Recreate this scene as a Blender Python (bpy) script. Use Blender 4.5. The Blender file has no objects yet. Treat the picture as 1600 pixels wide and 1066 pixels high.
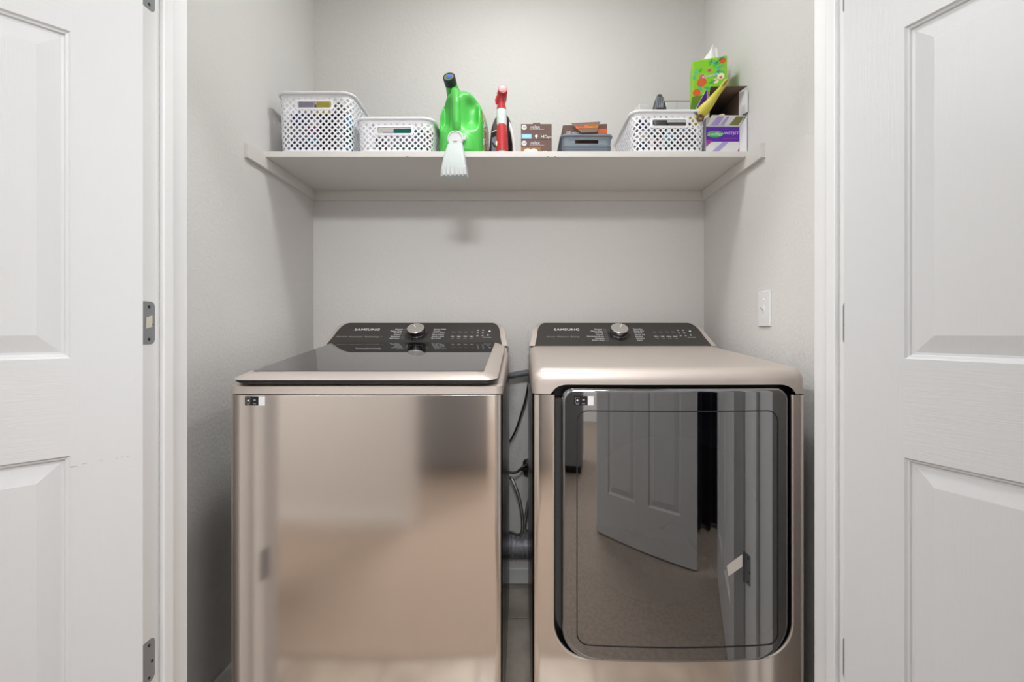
import bpy, bmesh, math, random
from mathutils import Vector, Matrix, noise
random.seed(7)
PI = math.pi
S = bpy.context.scene
COL = S.collection

# ------------------------------------------------------------------ camera
cam_d = bpy.data.cameras.new('camera')
cam = bpy.data.objects.new('camera', cam_d)
COL.objects.link(cam)
cam.location = (0, 0, 1.093)
cam.rotation_euler = (PI/2, 0, 0)
cam_d.sensor_fit = 'HORIZONTAL'
cam_d.sensor_width = 36.0
cam_d.lens = 36.0*700/1600
cam_d.shift_x = -14/1600
cam_d.shift_y = -14/1600
cam_d.clip_start = 0.02
S.camera = cam

# ------------------------------------------------------------------ world and light
W = bpy.data.worlds.new('world')
S.world = W
W.use_nodes = True
W.node_tree.nodes['Background'].inputs[0].default_value = (1, 0.97, 0.93, 1)
W.node_tree.nodes['Background'].inputs[1].default_value = 0.25
S.view_settings.view_transform = 'Standard'
S.view_settings.look = 'None'
S.view_settings.exposure = 0.0
S.view_settings.gamma = 1.0
S.view_settings.use_curve_mapping = False

def area_light(name, loc, size, power, color=(1, 0.96, 0.91)):
    l = bpy.data.lights.new(name, 'AREA')
    l.shape = 'DISK'
    l.size = size
    l.energy = power
    l.color = color
    o = bpy.data.objects.new(name, l)
    COL.objects.link(o)
    o.location = loc
    return o

LC = (0.975, 0.985, 1.0)
area_light('closet_lamp_light', (-0.02, 1.22, 2.645), 0.24, 8.2, LC)
area_light('hall_lamp_and_fill', (0.22, 0.40, 2.645), 0.36, 7.5, LC)
area_light('hall_lamp_and_fill', (-1.55, 0.48, 2.645), 0.36, 32.0, LC)  # added fill at the left hall end, brightens the opposite wall
area_light('hall_lamp_and_fill', (1.55, 0.45, 2.645), 0.36, 20.0, LC)  # matching added fill for the right half of the opposite wall
area_light('room_fill_light', (-0.1, -1.6, 2.645), 0.90, 106.0, LC)  # added frontal fill from behind the viewer, broad to soften shadows

# ------------------------------------------------------------------ materials
def lin(c):
    r = []
    for v in c[:3]:
        v = v/255.0
        r.append(v/12.92 if v <= 0.04045 else ((v+0.055)/1.055)**2.4)
    return (r[0], r[1], r[2], 1)

def base_mat(name):
    m = bpy.data.materials.new(name)
    m.use_nodes = True
    return m, m.node_tree.nodes, m.node_tree.links, m.node_tree.nodes['Principled BSDF']

def add_bump(m, scale, strength, dist, stretch=(1, 1, 1), detail=3.0, kind='noise'):
    n, l = m.node_tree.nodes, m.node_tree.links
    tc = n.new('ShaderNodeTexCoord')
    mp = n.new('ShaderNodeMapping')
    mp.inputs['Scale'].default_value = stretch
    t = n.new('ShaderNodeTexNoise' if kind == 'noise' else 'ShaderNodeTexVoronoi')
    t.inputs['Scale'].default_value = scale
    if kind == 'noise':
        t.inputs['Detail'].default_value = detail
    b = n.new('ShaderNodeBump')
    b.inputs['Strength'].default_value = strength
    b.inputs['Distance'].default_value = dist
    l.new(tc.outputs['Object'], mp.inputs['Vector'])
    l.new(mp.outputs[0], t.inputs['Vector'])
    l.new(t.outputs[0], b.inputs['Height'])
    l.new(b.outputs[0], n['Principled BSDF'].inputs['Normal'])
    return t

def mat(name, c, rough=0.5, metal=0.0, bump=None, vary=None, coat=0.0, spec=0.5, trans=0.0, ior=1.45):
    m, n, l, p = base_mat(name)
    p.inputs['Base Color'].default_value = lin(c)
    p.inputs['Roughness'].default_value = rough
    p.inputs['Metallic'].default_value = metal
    p.inputs['Coat Weight'].default_value = coat
    p.inputs['Specular IOR Level'].default_value = spec
    p.inputs['Transmission Weight'].default_value = trans
    p.inputs['IOR'].default_value = ior
    if bump:
        add_bump(m, *bump)
    if vary:        # (second colour, noise scale)
        tc = n.new('ShaderNodeTexCoord')
        t = n.new('ShaderNodeTexNoise')
        t.inputs['Scale'].default_value = vary[1]
        t.inputs['Detail'].default_value = 4
        r = n.new('ShaderNodeValToRGB')
        r.color_ramp.elements[0].position = 0.35
        r.color_ramp.elements[1].position = 0.65
        r.color_ramp.elements[0].color = lin(c)
        r.color_ramp.elements[1].color = lin(vary[0])
        l.new(tc.outputs['Object'], t.inputs['Vector'])
        l.new(t.outputs[0], r.inputs[0])
        l.new(r.outputs[0], p.inputs['Base Color'])
    return m

def patches(name, cols, scale, rough=0.4):
    """printed paper with blocky multi-coloured patches"""
    m, n, l, p = base_mat(name)
    p.inputs['Roughness'].default_value = rough
    tc = n.new('ShaderNodeTexCoord')
    v = n.new('ShaderNodeTexNoise')
    v.inputs['Scale'].default_value = scale
    v.inputs['Detail'].default_value = 1.0
    r = n.new('ShaderNodeValToRGB')
    r.color_ramp.interpolation = 'CONSTANT'
    k = len(cols)
    r.color_ramp.elements[0].color = lin(cols[0])
    r.color_ramp.elements[0].position = 0.0
    r.color_ramp.elements[1].color = lin(cols[-1])
    r.color_ramp.elements[1].position = 0.62
    for i in range(1, k-1):
        e = r.color_ramp.elements.new(0.36+0.26*i/(k-1))
        e.color = lin(cols[i])
    l.new(tc.outputs['Object'], v.inputs['Vector'])
    l.new(v.outputs[0], r.inputs[0])
    l.new(r.outputs[0], p.inputs['Base Color'])
    return m

def coated_glass(name, tint, refl, rough=0.02):
    """dark tinted appliance glass: clear tint behind a partly mirroring surface"""
    m = bpy.data.materials.new(name)
    m.use_nodes = True
    n, l = m.node_tree.nodes, m.node_tree.links
    n.remove(n['Principled BSDF'])
    tr = n.new('ShaderNodeBsdfTransparent')
    tr.inputs[0].default_value = lin(tint)
    gl = n.new('ShaderNodeBsdfGlossy')
    gl.inputs['Roughness'].default_value = rough
    gl.inputs['Color'].default_value = (0.95, 0.95, 0.96, 1)
    fr = n.new('ShaderNodeFresnel')
    fr.inputs[0].default_value = 1.5
    ad = n.new('ShaderNodeMath')
    ad.operation = 'ADD'
    ad.use_clamp = True
    ad.inputs[1].default_value = refl
    mx = n.new('ShaderNodeMixShader')
    l.new(fr.outputs[0], ad.inputs[0])
    l.new(ad.outputs[0], mx.inputs[0])
    l.new(tr.outputs[0], mx.inputs[1])
    l.new(gl.outputs[0], mx.inputs[2])
    l.new(mx.outputs[0], n['Material Output'].inputs[0])
    return m

def lamp_mat(name, strength):
    m, n, l, p = base_mat(name)
    p.inputs['Base Color'].default_value = (0.9, 0.88, 0.85, 1)
    p.inputs['Emission Color'].default_value = (1, 0.96, 0.9, 1)
    p.inputs['Emission Strength'].default_value = strength
    return m

M = {}
M['wall'] = mat('wall_paint', (223, 221, 218), 0.75, bump=(95, 0.55, 0.003, (1, 1, 1), 2.0))
M['ceiling'] = mat('ceiling_paint', (238, 237, 234), 0.9)
M['trim'] = mat('trim_paint', (232, 232, 232), 0.35)
M['shelf'] = mat('shelf_paint', (222, 219, 214), 0.45)
M['door_v'] = mat('door_paint_upright_grain', (208, 208, 209), 0.38, bump=(60, 0.35, 0.0008, (6, 6, 0.35), 3.0))
M['door_h'] = mat('door_paint_level_grain', (208, 208, 209), 0.38, bump=(60, 0.35, 0.0008, (0.35, 6, 6), 3.0))
M['steel'] = mat('hinge_steel', (150, 152, 156), 0.4, 0.4)
M['dark_hole'] = mat('dark_hole', (35, 35, 37), 0.6)
M['tile'] = mat('floor_tile', (176, 166, 154), 0.35, vary=((150, 140, 130), 9.0))
M['grout'] = mat('grout', (120, 113, 106), 0.9)
M['carpet'] = mat('carpet', (168, 153, 140), 0.95, bump=(260, 0.7, 0.004), vary=((152, 138, 126), 60))

def brushed(name, c, rough, stretch):
    m, n, l, p = base_mat(name)
    p.inputs['Base Color'].default_value = lin(c)
    p.inputs['Metallic'].default_value = 1.0
    p.inputs['Anisotropic'].default_value = 0.3
    tc = n.new('ShaderNodeTexCoord')
    mp = n.new('ShaderNodeMapping')
    mp.inputs['Scale'].default_value = stretch
    t = n.new('ShaderNodeTexNoise')
    t.inputs['Scale'].default_value = 40
    t.inputs['Detail'].default_value = 4
    mr = n.new('ShaderNodeMapRange')
    mr.inputs['To Min'].default_value = rough*0.8
    mr.inputs['To Max'].default_value = rough*1.25
    b = n.new('ShaderNodeBump')
    b.inputs['Strength'].default_value = 0.035
    b.inputs['Distance'].default_value = 0.0004
    l.new(tc.outputs['Object'], mp.inputs[0])
    l.new(mp.outputs[0], t.inputs['Vector'])
    l.new(t.outputs[0], mr.inputs[0])
    l.new(mr.outputs[0], p.inputs['Roughness'])
    l.new(t.outputs[0], b.inputs['Height'])
    l.new(b.outputs[0], p.inputs['Normal'])
    return m

M['champagne_brushed'] = brushed('champagne_brushed_steel', (231, 221, 213), 0.13, (0.4, 1, 30))
M['champagne'] = mat('champagne_enamel', (206, 195, 187), 0.48, 0.6)
M['charcoal_side'] = mat('charcoal_side_enamel', (52, 51, 51), 0.25, 0.2)
M['console'] = mat('console_plastic', (58, 55, 53), 0.38, bump=(900, 0.05, 0.0002))
M['console_edge'] = mat('console_edge', (150, 142, 135), 0.3, 0.6)
M['gasket'] = mat('black_rubber', (34, 33, 34), 0.45)
M['black'] = mat('black_plastic', (22, 22, 23), 0.3)
M['chrome'] = mat('chrome', (205, 205, 208), 0.12, 1.0)
M['dark_chrome'] = mat('dark_chrome', (120, 118, 120), 0.12, 1.0)
M['knob_top'] = mat('knob_brushed_top', (214, 209, 204), 0.3, 0.7)
M['print'] = mat('white_print', (226, 226, 226), 0.5)
M['print_dim'] = mat('grey_print', (168, 166, 163), 0.5)
M['lid_glass'] = coated_glass('lid_glass', (112, 106, 102), 0.16)
M['door_glass'] = coated_glass('dryer_door_glass', (128, 126, 128), 0.27)
M['under_glass'] = mat('lid_underlay', (70, 66, 63), 0.5)
M['drum'] = mat('drum_steel', (120, 118, 116), 0.35, 0.6)
M['foil'] = mat('duct_foil', (190, 190, 196), 0.4, 0.5)
M['braid'] = mat('braided_steel', (170, 168, 164), 0.35, 0.9)
M['grey_hose'] = mat('grey_hose', (104, 107, 114), 0.5)
M['basket'] = mat('white_basket_plastic', (240, 240, 244), 0.35)
M['white_plastic'] = mat('white_plastic', (218, 219, 221), 0.35)
M['green'] = mat('green_plastic', (84, 196, 84), 0.35)
M['cap_dark'] = mat('dark_cap', (44, 46, 58), 0.4)
M['blue'] = mat('blue_plastic', (52, 110, 200), 0.4)
M['olive_ring'] = mat('olive_ring', (130, 128, 72), 0.5)
M['red'] = mat('red_plastic', (196, 56, 62), 0.35)
M['clear'] = mat('clear_plastic', (222, 232, 226), 0.15)
M['pink'] = mat('pink_plastic', (214, 104, 114), 0.3)
M['brown_box'] = mat('brown_carton_print', (98, 72, 62), 0.5)
M['brown_light'] = mat('amber_carton_print', (150, 98, 40), 0.5)
M['sky'] = mat('light_blue_print', (140, 208, 240), 0.5)
M['bin_grey'] = mat('grey_woven_plastic', (122, 132, 141), 0.5, bump=(70, 0.6, 0.002, (0.5, 1, 3.2)))
M['kraft_in'] = mat('raw_cardboard', (122, 103, 88), 0.85)
M['carton_white'] = mat('white_carton', (226, 226, 226), 0.5)
M['purple'] = mat('purple_print', (96, 34, 176), 0.4)
M['lilac'] = mat('lilac_print', (176, 160, 214), 0.45)
M['magenta'] = mat('magenta_print', (160, 60, 150), 0.45)
M['lime'] = mat('lime_print', (146, 206, 40), 0.45)
M['leaf'] = mat('leaf_green_print', (56, 180, 76), 0.45)
M['teal'] = mat('teal_print', (72, 186, 150), 0.45)
M['orange'] = mat('orange_print', (216, 92, 34), 0.45)
M['cream'] = mat('cream_print', (244, 236, 196), 0.5)
M['tissue'] = mat('tissue_paper', (248, 247, 248), 0.9)
M['yellow'] = mat('yellow_green_plastic', (206, 196, 72), 0.45, bump=(120, 0.3, 0.001))
M['charcoal'] = mat('charcoal_plastic', (76, 75, 74), 0.45)
M['dark_reflection_prop'] = mat('reflection_prop_grey', (128, 128, 131), 0.5)
M['stand_in_drape'] = mat('stand_in_navy', (30, 36, 54), 0.9)
M['slate'] = mat('slate_plastic', (130, 134, 150), 0.3)
M['dusk'] = mat('smoked_plastic', (92, 86, 96), 0.25)
M['laundry'] = mat('white_cloth', (214, 208, 204), 0.9)
M['label_print'] = patches('jug_label_print', [(120, 220, 110), (236, 110, 60), (240, 235, 230), (200, 50, 70), (70, 160, 80), (235, 235, 235)], 45)
M['navy'] = mat('navy_pack', (40, 62, 116), 0.4)
M['cyan'] = mat('cyan_pack', (66, 168, 206), 0.4)
M['dteal'] = mat('dark_teal_pack', (24, 110, 100), 0.4)
M['mauve'] = mat('mauve_pack', (160, 152, 168), 0.5)
M['mustard'] = mat('mustard_pack', (190, 178, 78), 0.5)
M['pale'] = mat('pale_pack', (222, 220, 216), 0.5)
M['maroon'] = mat('maroon_pack', (120, 50, 58), 0.5)
M['lamp'] = lamp_mat('lamp_dome', 2.5)
M['brass'] = mat('satin_nickel', (170, 166, 160), 0.3, 0.9)

# ------------------------------------------------------------------ mesh building
class MB:
    def __init__(s):
        s.v, s.f = [], []
    def add(s, vs, fs):
        o = len(s.v)
        s.v += [tuple(p) for p in vs]
        s.f += [tuple(o+i for i in f) for f in fs]
        return s
    def box(s, x0, x1, y0, y1, z0, z1):
        v = [(x0,y0,z0),(x1,y0,z0),(x1,y1,z0),(x0,y1,z0),(x0,y0,z1),(x1,y0,z1),(x1,y1,z1),(x0,y1,z1)]
        return s.add(v, [(0,3,2,1),(4,5,6,7),(0,1,5,4),(1,2,6,5),(2,3,7,6),(3,0,4,7)])
    def loft(s, rings, cap0=True, cap1=True, closed=True):
        n = len(rings[0])
        vs = [p for r in rings for p in r]
        fs = []
        for i in range(len(rings)-1):
            for j in range(n if closed else n-1):
                k = (j+1) % n
                fs.append((i*n+j, i*n+k, (i+1)*n+k, (i+1)*n+j))
        if cap0: fs.append(tuple(range(n-1, -1, -1)))
        if cap1: fs.append(tuple((len(rings)-1)*n+j for j in range(n)))
        return s.add(vs, fs)
    def tube(s, pts, r, seg=10, cap=True, closed=False):
        pts = [Vector(p) for p in pts]
        n = len(pts)
        rs = r if isinstance(r, (list, tuple)) else [r]*n
        rings = []
        ref = None
        for i, p in enumerate(pts):
            if closed:
                d = pts[(i+1) % n]-pts[i-1]
            else:
                d = pts[min(i+1, n-1)]-pts[max(i-1, 0)]
            d.normalize()
            if ref is None:
                ref = Vector((0, 0, 1)) if abs(d.z) < 0.9 else Vector((1, 0, 0))
            a = d.cross(ref)
            if a.length < 1e-4:
                a = d.cross(Vector((0, 1, 0)))
            a.normalize()
            b = a.cross(d).normalized()
            ref = b
            rings.append([p+a*rs[i]*math.cos(t)+b*rs[i]*math.sin(t) for t in [2*PI*k/seg for k in range(seg)]])
        if closed:
            rings.append(rings[0])
            return s.loft(rings, False, False)
        return s.loft(rings, cap, cap)
    def lathe(s, prof, seg=24, M4=None):
        rings = []
        for r, z in prof:
            ring = [Vector((r*math.cos(2*PI*k/seg), r*math.sin(2*PI*k/seg), z)) for k in range(seg)]
            if M4: ring = [M4 @ p for p in ring]
            rings.append(ring)
        return s.loft(rings)
    def prism(s, outline, axis, a0, a1):
        def P(u, v, a):
            return {'y': (u, a, v), 'z': (u, v, a), 'x': (a, u, v)}[axis]
        return s.loft([[P(u, v, a0) for u, v in outline], [P(u, v, a1) for u, v in outline]])

def rrect(x0, x1, z0, z1, r, seg=6):
    """rounded rectangle outline; r one radius or (bl, br, tr, tl)"""
    rs = r if isinstance(r, (tuple, list)) else (r,)*4
    out = []
    for (cx, cz, rr, a0) in ((x0+rs[0], z0+rs[0], rs[0], PI), (x1-rs[1], z0+rs[1], rs[1], 1.5*PI),
                             (x1-rs[2], z1-rs[2], rs[2], 0), (x0+rs[3], z1-rs[3], rs[3], PI/2)):
        for k in range(seg+1):
            a = a0+PI/2*k/seg
            out.append((cx+rr*math.cos(a), cz+rr*math.sin(a)))
    return out

def dense(out, step=0.012):
    """outline with extra points along its straight sides"""
    res = []
    for i, p in enumerate(out):
        q = out[(i+1) % len(out)]
        n = max(1, int(math.dist(p, q)/step))
        for k in range(n):
            res.append((p[0]+(q[0]-p[0])*k/n, p[1]+(q[1]-p[1])*k/n))
    return res

def obj(name, mb, m, parent=None, loc=None, rot=None, smooth=False, bevel=0, bseg=2, angle=35):
    me = bpy.data.meshes.new(name)
    me.from_pydata(mb.v, [], mb.f)
    bm = bmesh.new()
    bm.from_mesh(me)
    bmesh.ops.remove_doubles(bm, verts=bm.verts, dist=1e-6)
    bmesh.ops.recalc_face_normals(bm, faces=bm.faces)
    bm.to_mesh(me)
    bm.free()
    me.materials.append(M[m] if isinstance(m, str) else m)
    o = bpy.data.objects.new(name, me)
    COL.objects.link(o)
    if parent: o.parent = parent
    if loc: o.location = loc
    if rot: o.rotation_euler = rot
    if smooth or bevel:
        me.polygons.foreach_set('use_smooth', [True]*len(me.polygons))
        me.set_sharp_from_angle(angle=math.radians(angle))
    if bevel:
        b = o.modifiers.new('bevel', 'BEVEL')
        b.width = bevel
        b.segments = bseg
        b.limit_method = 'ANGLE'
        b.angle_limit = math.radians(40)
        b.harden_normals = True
    return o

def thing(name, label, cat, loc=(0, 0, 0), rotz=0, group=None):
    o = bpy.data.objects.new(name, None)
    o.empty_display_size = 0.05
    COL.objects.link(o)
    o.location = loc
    o.rotation_euler = (0, 0, rotz)
    return tag(o, label, cat, group)

def tag(o, label, cat, group=None):
    o['label'] = label
    o['category'] = cat
    if group: o['group'] = group
    return o

def struct(name, mb, m, parent=None, label=None, **k):
    o = obj(name, mb, m, parent, **k)
    if not parent:
        o['kind'] = 'structure'
        if label: o['label'] = label
    return o

def text(name, body, size, m, parent, origin, xdir, ydir, align='LEFT', depth=0.0003, shear=0.0, wide=1.0):
    """flat lettering lying in the plane spanned by xdir, ydir"""
    cu = bpy.data.curves.new(name, 'FONT')
    cu.body = body
    cu.size = size
    cu.align_x = align
    cu.align_y = 'CENTER'
    cu.extrude = depth
    cu.resolution_u = 2
    cu.shear = shear
    t = bpy.data.objects.new(name+'_curve', cu)
    COL.objects.link(t)
    dg = bpy.context.evaluated_depsgraph_get()
    me = bpy.data.meshes.new_from_object(t.evaluated_get(dg))
    bpy.data.objects.remove(t)
    bpy.data.curves.remove(cu)
    x = Vector(xdir).normalized()
    y = Vector(ydir).normalized()
    z = x.cross(y)
    R = Matrix((x, y, z)).transposed().to_4x4()
    R.translation = Vector(origin)
    me.transform(R @ Matrix.Diagonal((wide, 1, 1, 1)))
    me.materials.clear()
    me.materials.append(M[m])
    me.name = name
    o = bpy.data.objects.new(name, me)
    COL.objects.link(o)
    o.parent = parent
    return o

# ------------------------------------------------------------------ the setting
HT = 2.74                       # ceiling height
XL, XR, YB = -0.9035, 0.7975, 1.952     # closet walls
JL, JR, JF, JB = -0.771, 0.678, 0.912, 1.036    # door opening and jamb depth
OH = 2.06                       # opening height
struct('wall_back', MB().box(XL-0.1, XR+0.1, YB, YB+0.1, 0, HT), 'wall', label='pale grey textured back wall of the closet')
struct('wall_left', MB().box(XL-0.1, XL, JB, YB, 0, HT), 'wall', label='pale grey textured left wall of the closet')
struct('wall_right', MB().box(XR, XR+0.1, JB, YB, 0, HT), 'wall', label='pale grey textured right wall of the closet')
struct('wall_front_left', MB().box(-2.3, JL-0.018, JF, JB, 0, HT), 'wall', label='wall beside the closet opening behind the left door')
struct('wall_front_right', MB().box(JR+0.018, 2.3, JF, JB, 0, HT), 'wall', label='wall beside the closet opening behind the right door')
struct('wall_front_top', MB().box(JL-0.018, JR+0.018, JF, JB, OH+0.018, HT), 'wall', label='wall above the closet opening')
# the hall the photograph is taken from
struct('wall_hall_left', MB().box(-2.4, -2.3, -0.42, JB, 0, HT), 'wall', label='left end wall of the hall')
struct('wall_hall_right', MB().box(2.3, 2.4, -0.42, JB, 0, HT), 'wall', label='right end wall of the hall')
struct('wall_opposite_left', MB().box(-2.3, -0.55, -0.42, -0.30, 0, HT), 'wall', label='hall wall facing the washer')
struct('wall_opposite_right', MB().box(0.20, 2.3, -0.42, -0.30, 0, HT), 'wall', label='hall wall facing the dryer')
struct('wall_room_left', MB().box(-1.7, -1.6, -3.3, -0.42, 0, HT), 'wall', label='left wall of the room behind the viewer')
struct('wall_room_right', MB().box(1.6, 1.7, -3.3, -0.42, 0, HT), 'wall', label='right wall of the room behind the viewer')
struct('wall_room_back', MB().box(-1.7, 1.7, -3.4, -3.3, 0, HT), 'wall', label='far wall of the room behind the viewer')
struct('ceiling', MB().box(-2.4, 2.4, -3.4, YB+0.1, HT, HT+0.08), 'ceiling', label='white ceiling')

# floor: grout bed with separate tiles, carpet beyond
TY = 0.72
fl = struct('floor', MB().box(XL-0.1, XR+0.1, TY, YB+0.1, -0.06, -0.004), 'grout', label='grey stone tile floor of the closet')
ts, gap = 0.33, 0.005
tile_me = None
tx0, ty0 = -1.10, 0.725
for i in range(6):
    for j in range(4):
        x0, y0 = max(tx0+i*ts, XL-0.1), ty0+j*ts
        x1, y1 = min(tx0+i*ts+ts-gap, XR+0.1), min(y0+ts-gap, YB+0.05)
        if x1 - x0 < 0.03 or y1-y0 < 0.03: continue
        obj('tile', MB().box(x0, x1, y0, y1, -0.004, 0.0), 'tile', fl, bevel=0.0012)
struct('carpet', MB().box(-2.3, 2.3, -3.3, TY, -0.06, 0.004), 'carpet', label='beige carpet of the hall')

def baseboard(name, x0, x1, y0, y1, lab, h=0.07):
    struct(name, MB().box(x0, x1, y0, y1, 0, h), 'trim', label=lab, bevel=0.006)
baseboard('baseboard_back', XL, XR, YB-0.013, YB, 'white baseboard along the closet back wall')
baseboard('baseboard_left', XL, XL+0.013, JB, YB-0.013, 'white baseboard along the closet left wall')
baseboard('baseboard_right', XR-0.013, XR, JB, YB-0.013, 'white baseboard along the closet right wall')
baseboard('baseboard_opposite_left', -2.3, -0.55, -0.30, -0.287, 'white baseboard of the hall wall facing the washer', 0.085)
baseboard('baseboard_opposite_right', 0.25, 2.3, -0.30, -0.287, 'white baseboard of the hall wall facing the dryer', 0.085)

# door frame
fr = bpy.data.objects.new('trim_1', None)
COL.objects.link(fr)
fr['kind'] = 'structure'
fr['label'] = 'white door frame around the closet opening'
for sx, xe in ((-1, JL), (1, JR)):
    a, b = sorted((xe, xe+sx*0.018))
    obj('jamb', MB().box(a, b, JF, JB, 0, OH+0.018), 'trim', fr, bevel=0.0015)
    a, b = sorted((xe, xe-sx*0.011))
    obj('door_stop', MB().box(a, b, 0.9535, 0.982, 0, OH), 'trim', fr, bevel=0.003)
    a, b = sorted((xe+sx*0.022, xe+sx*0.085))
    obj('casing', MB().box(a, b, JF-0.014, JF, 0, OH+0.08), 'trim', fr, bevel=0.004)
obj('head_jamb', MB().box(JL, JR, JF, JB, OH, OH+0.018), 'trim', fr)
obj('head_stop', MB().box(JL+0.011, JR-0.011, 0.9535, 0.982, OH-0.011, OH), 'trim', fr)
obj('head_casing', MB().box(JL-0.085, JR+0.085, JF-0.014, JF, OH+0.08, OH+0.14), 'trim', fr)

# doors: local x runs from the hinge side, local +y is the closet-side face, thickness 35 mm
def panel_mesh(x0, x1, z0, z1, yf):
    def ring(i, y):
        return [(x0+i, y, z0+i), (x1-i, y, z0+i), (x1-i, y, z1-i), (x0+i, y, z1-i)]
    prof = [(0, yf), (0.003, yf-0.0035), (0.006, yf-0.0045), (0.008, yf-0.008), (0.012, yf-0.0085), (0.042, yf-0.0015)]
    return MB().loft([ring(i, y) for i, y in prof], cap0=False, cap1=True)

def make_door(name, pin, ang, side, label, width=0.72, knob=False, hinges=True):
    """side +1: the leaf runs to local +x when closed, -1: to -x; ang turns about the hinge pin"""
    d = bpy.data.objects.new(name, None)
    COL.objects.link(d)
    d['kind'] = 'structure'
    d['label'] = label
    d.location = (pin[0], pin[1], 0)
    d.rotation_euler = (0, 0, ang)
    H0, H1, T = 0.012, 2.045, 0.035
    def bx(a, b, z0, z1, y0=0.004, y1=T):
        a, b = sorted((side*a, side*b))
        return MB().box(a, b, y0, y1, z0, z1)
    st, mul = 0.103, 0.10
    cx = width/2
    rails = [(H0, 0.24), (0.868, 1.045), (1.64, 1.74), (1.93, H1)]
    obj('core', bx(0.004, width-0.002, H0+0.002, H1-0.002, 0.0, T-0.012), 'door_v', d)
    for a, b in ((0.002, st), (width-st, width)):
        obj('stile', bx(a, b, H0, H1), 'door_v', d)
    for z0, z1 in rails:
        obj('rail', bx(st, width-st, z0, z1), 'door_h', d)
    for (z0, z1) in ((0.24, 0.868), (1.045, 1.64), (1.74, 1.93)):
        obj('mullion', bx(cx-mul/2, cx+mul/2, z0, z1), 'door_v', d)
        for a, b in ((st, cx-mul/2), (cx+mul/2, width-st)):
            a, b = sorted((side*a, side*b))
            obj('panel', panel_mesh(a, b, z0, z1, T), 'door_v', d)
    if knob:
        Mx = Matrix.Translation((side*(width-0.065), T, 0.93)) @ Matrix.Rotation(-PI/2, 4, 'X')
        obj('knob', MB().lathe([(0.031, 0), (0.031, 0.006), (0.012, 0.01), (0.012, 0.03), (0.026, 0.042), (0.027, 0.055), (0.015, 0.064)], 20, Mx), 'brass', d, smooth=True)
    return d

door1 = make_door('door_1', (JL, JF), -math.radians(135), 1, 'white moulded panel door standing open on the left')
door2 = make_door('door_2', (JR, JF), math.radians(114), -1, 'white moulded panel door standing open on the right')
door3 = make_door('door_3', (0.22, -0.28), math.radians(34), 1, 'white panel door open in the hall behind the viewer', 0.76, True)

# scuff marks on the left door (shallow grey rubs on the stile)
scuff = MB()
for k in range(9):
    if k in (3, 5): continue
    a = 0.018+0.010*k+random.uniform(0, 0.006)
    z = 0.852-0.0006*k+random.uniform(-0.001, 0.001)
    scuff.box(a, a+random.uniform(0.003, 0.009), 0.035, 0.0352, z, z+random.uniform(0.0006, 0.0022))
obj('scuff_mark', scuff, mat('scuff', (176, 174, 174), 0.6), door1)

# hinges belong to the doors; built around the pin, plates let into the jamb
def hinge(door, pin, sx, zc, frac):
    h = 0.0445
    p = Vector((pin[0], pin[1], 0))
    def loc(v):     # world -> door space
        return (Matrix.Rotation(-door.rotation_euler.z, 4, 'Z') @ (Vector(v)-p))
    xf = pin[0]-sx*0.0006      # just proud of the jamb face
    out = rrect(JF-0.002, JF+0.031, zc-h, zc+h, (0.001, 0.011, 0.011, 0.001), 5)
    mb = MB().prism(out, 'x', xf, pin[0]+sx*0.001)
    mb.v = [tuple(loc(v)) for v in mb.v]
    pl = obj('hinge_plate', mb, 'steel', door)
    for dy, dz in ((0.016, 0.033), (0.024, -0.004), (0.016, -0.034)):
        mb = MB()
        Mx = Matrix.Translation((xf, JF+dy, zc+dz)) @ Matrix.Rotation(-sx*PI/2, 4, 'Y')
        mb.lathe([(0.0032, -0.0004), (0.0032, 0.0004), (0.001, 0.0002)], 10, Mx)
        mb.v = [tuple(loc(v)) for v in mb.v]
        obj('screw', mb, 'dark_hole', pl)
    kn = MB()
    for k in range(5):
        z0 = zc-h+k*2*h/5
        kn.lathe([(0.0052, z0+0.0006), (0.0052, z0+2*h/5-0.0006)], 12)
    kn.lathe([(0.0038, zc-h-0.002), (0.0038, zc+h+0.002)], 10)
    kn.v = [tuple(loc((pin[0]-sx*0.001+v[0], pin[1]-0.007+v[1], v[2]))) for v in kn.v]
    obj('hinge_knuckle', kn, 'steel', door, smooth=True)
    return pl
for zc in (0.41, 1.112, 1.806):
    hp = hinge(door1, (JL, JF), -1, zc, 0)
    if zc == 1.112:         # paper remnant stuck on the middle plate
        q = Vector((JL, JF, 0))
        mb = MB().prism([(JF+0.008, zc-0.012), (JF+0.024, zc-0.008), (JF+0.024, zc+0.016), (JF+0.009, zc+0.011)], 'x', JL+0.0006, JL+0.0012)
        mb.v = [tuple(Matrix.Rotation(-door1.rotation_euler.z, 4, 'Z') @ (Vector(v)-q)) for v in mb.v]
        o = obj('paper_tag', mb, mat('paper_tag', (214, 208, 190), 0.8), hp)
        o['label'] = 'cream paper remnant stuck on the hinge plate'
    hinge(door2, (JR, JF), 1, zc, 0)

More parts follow.
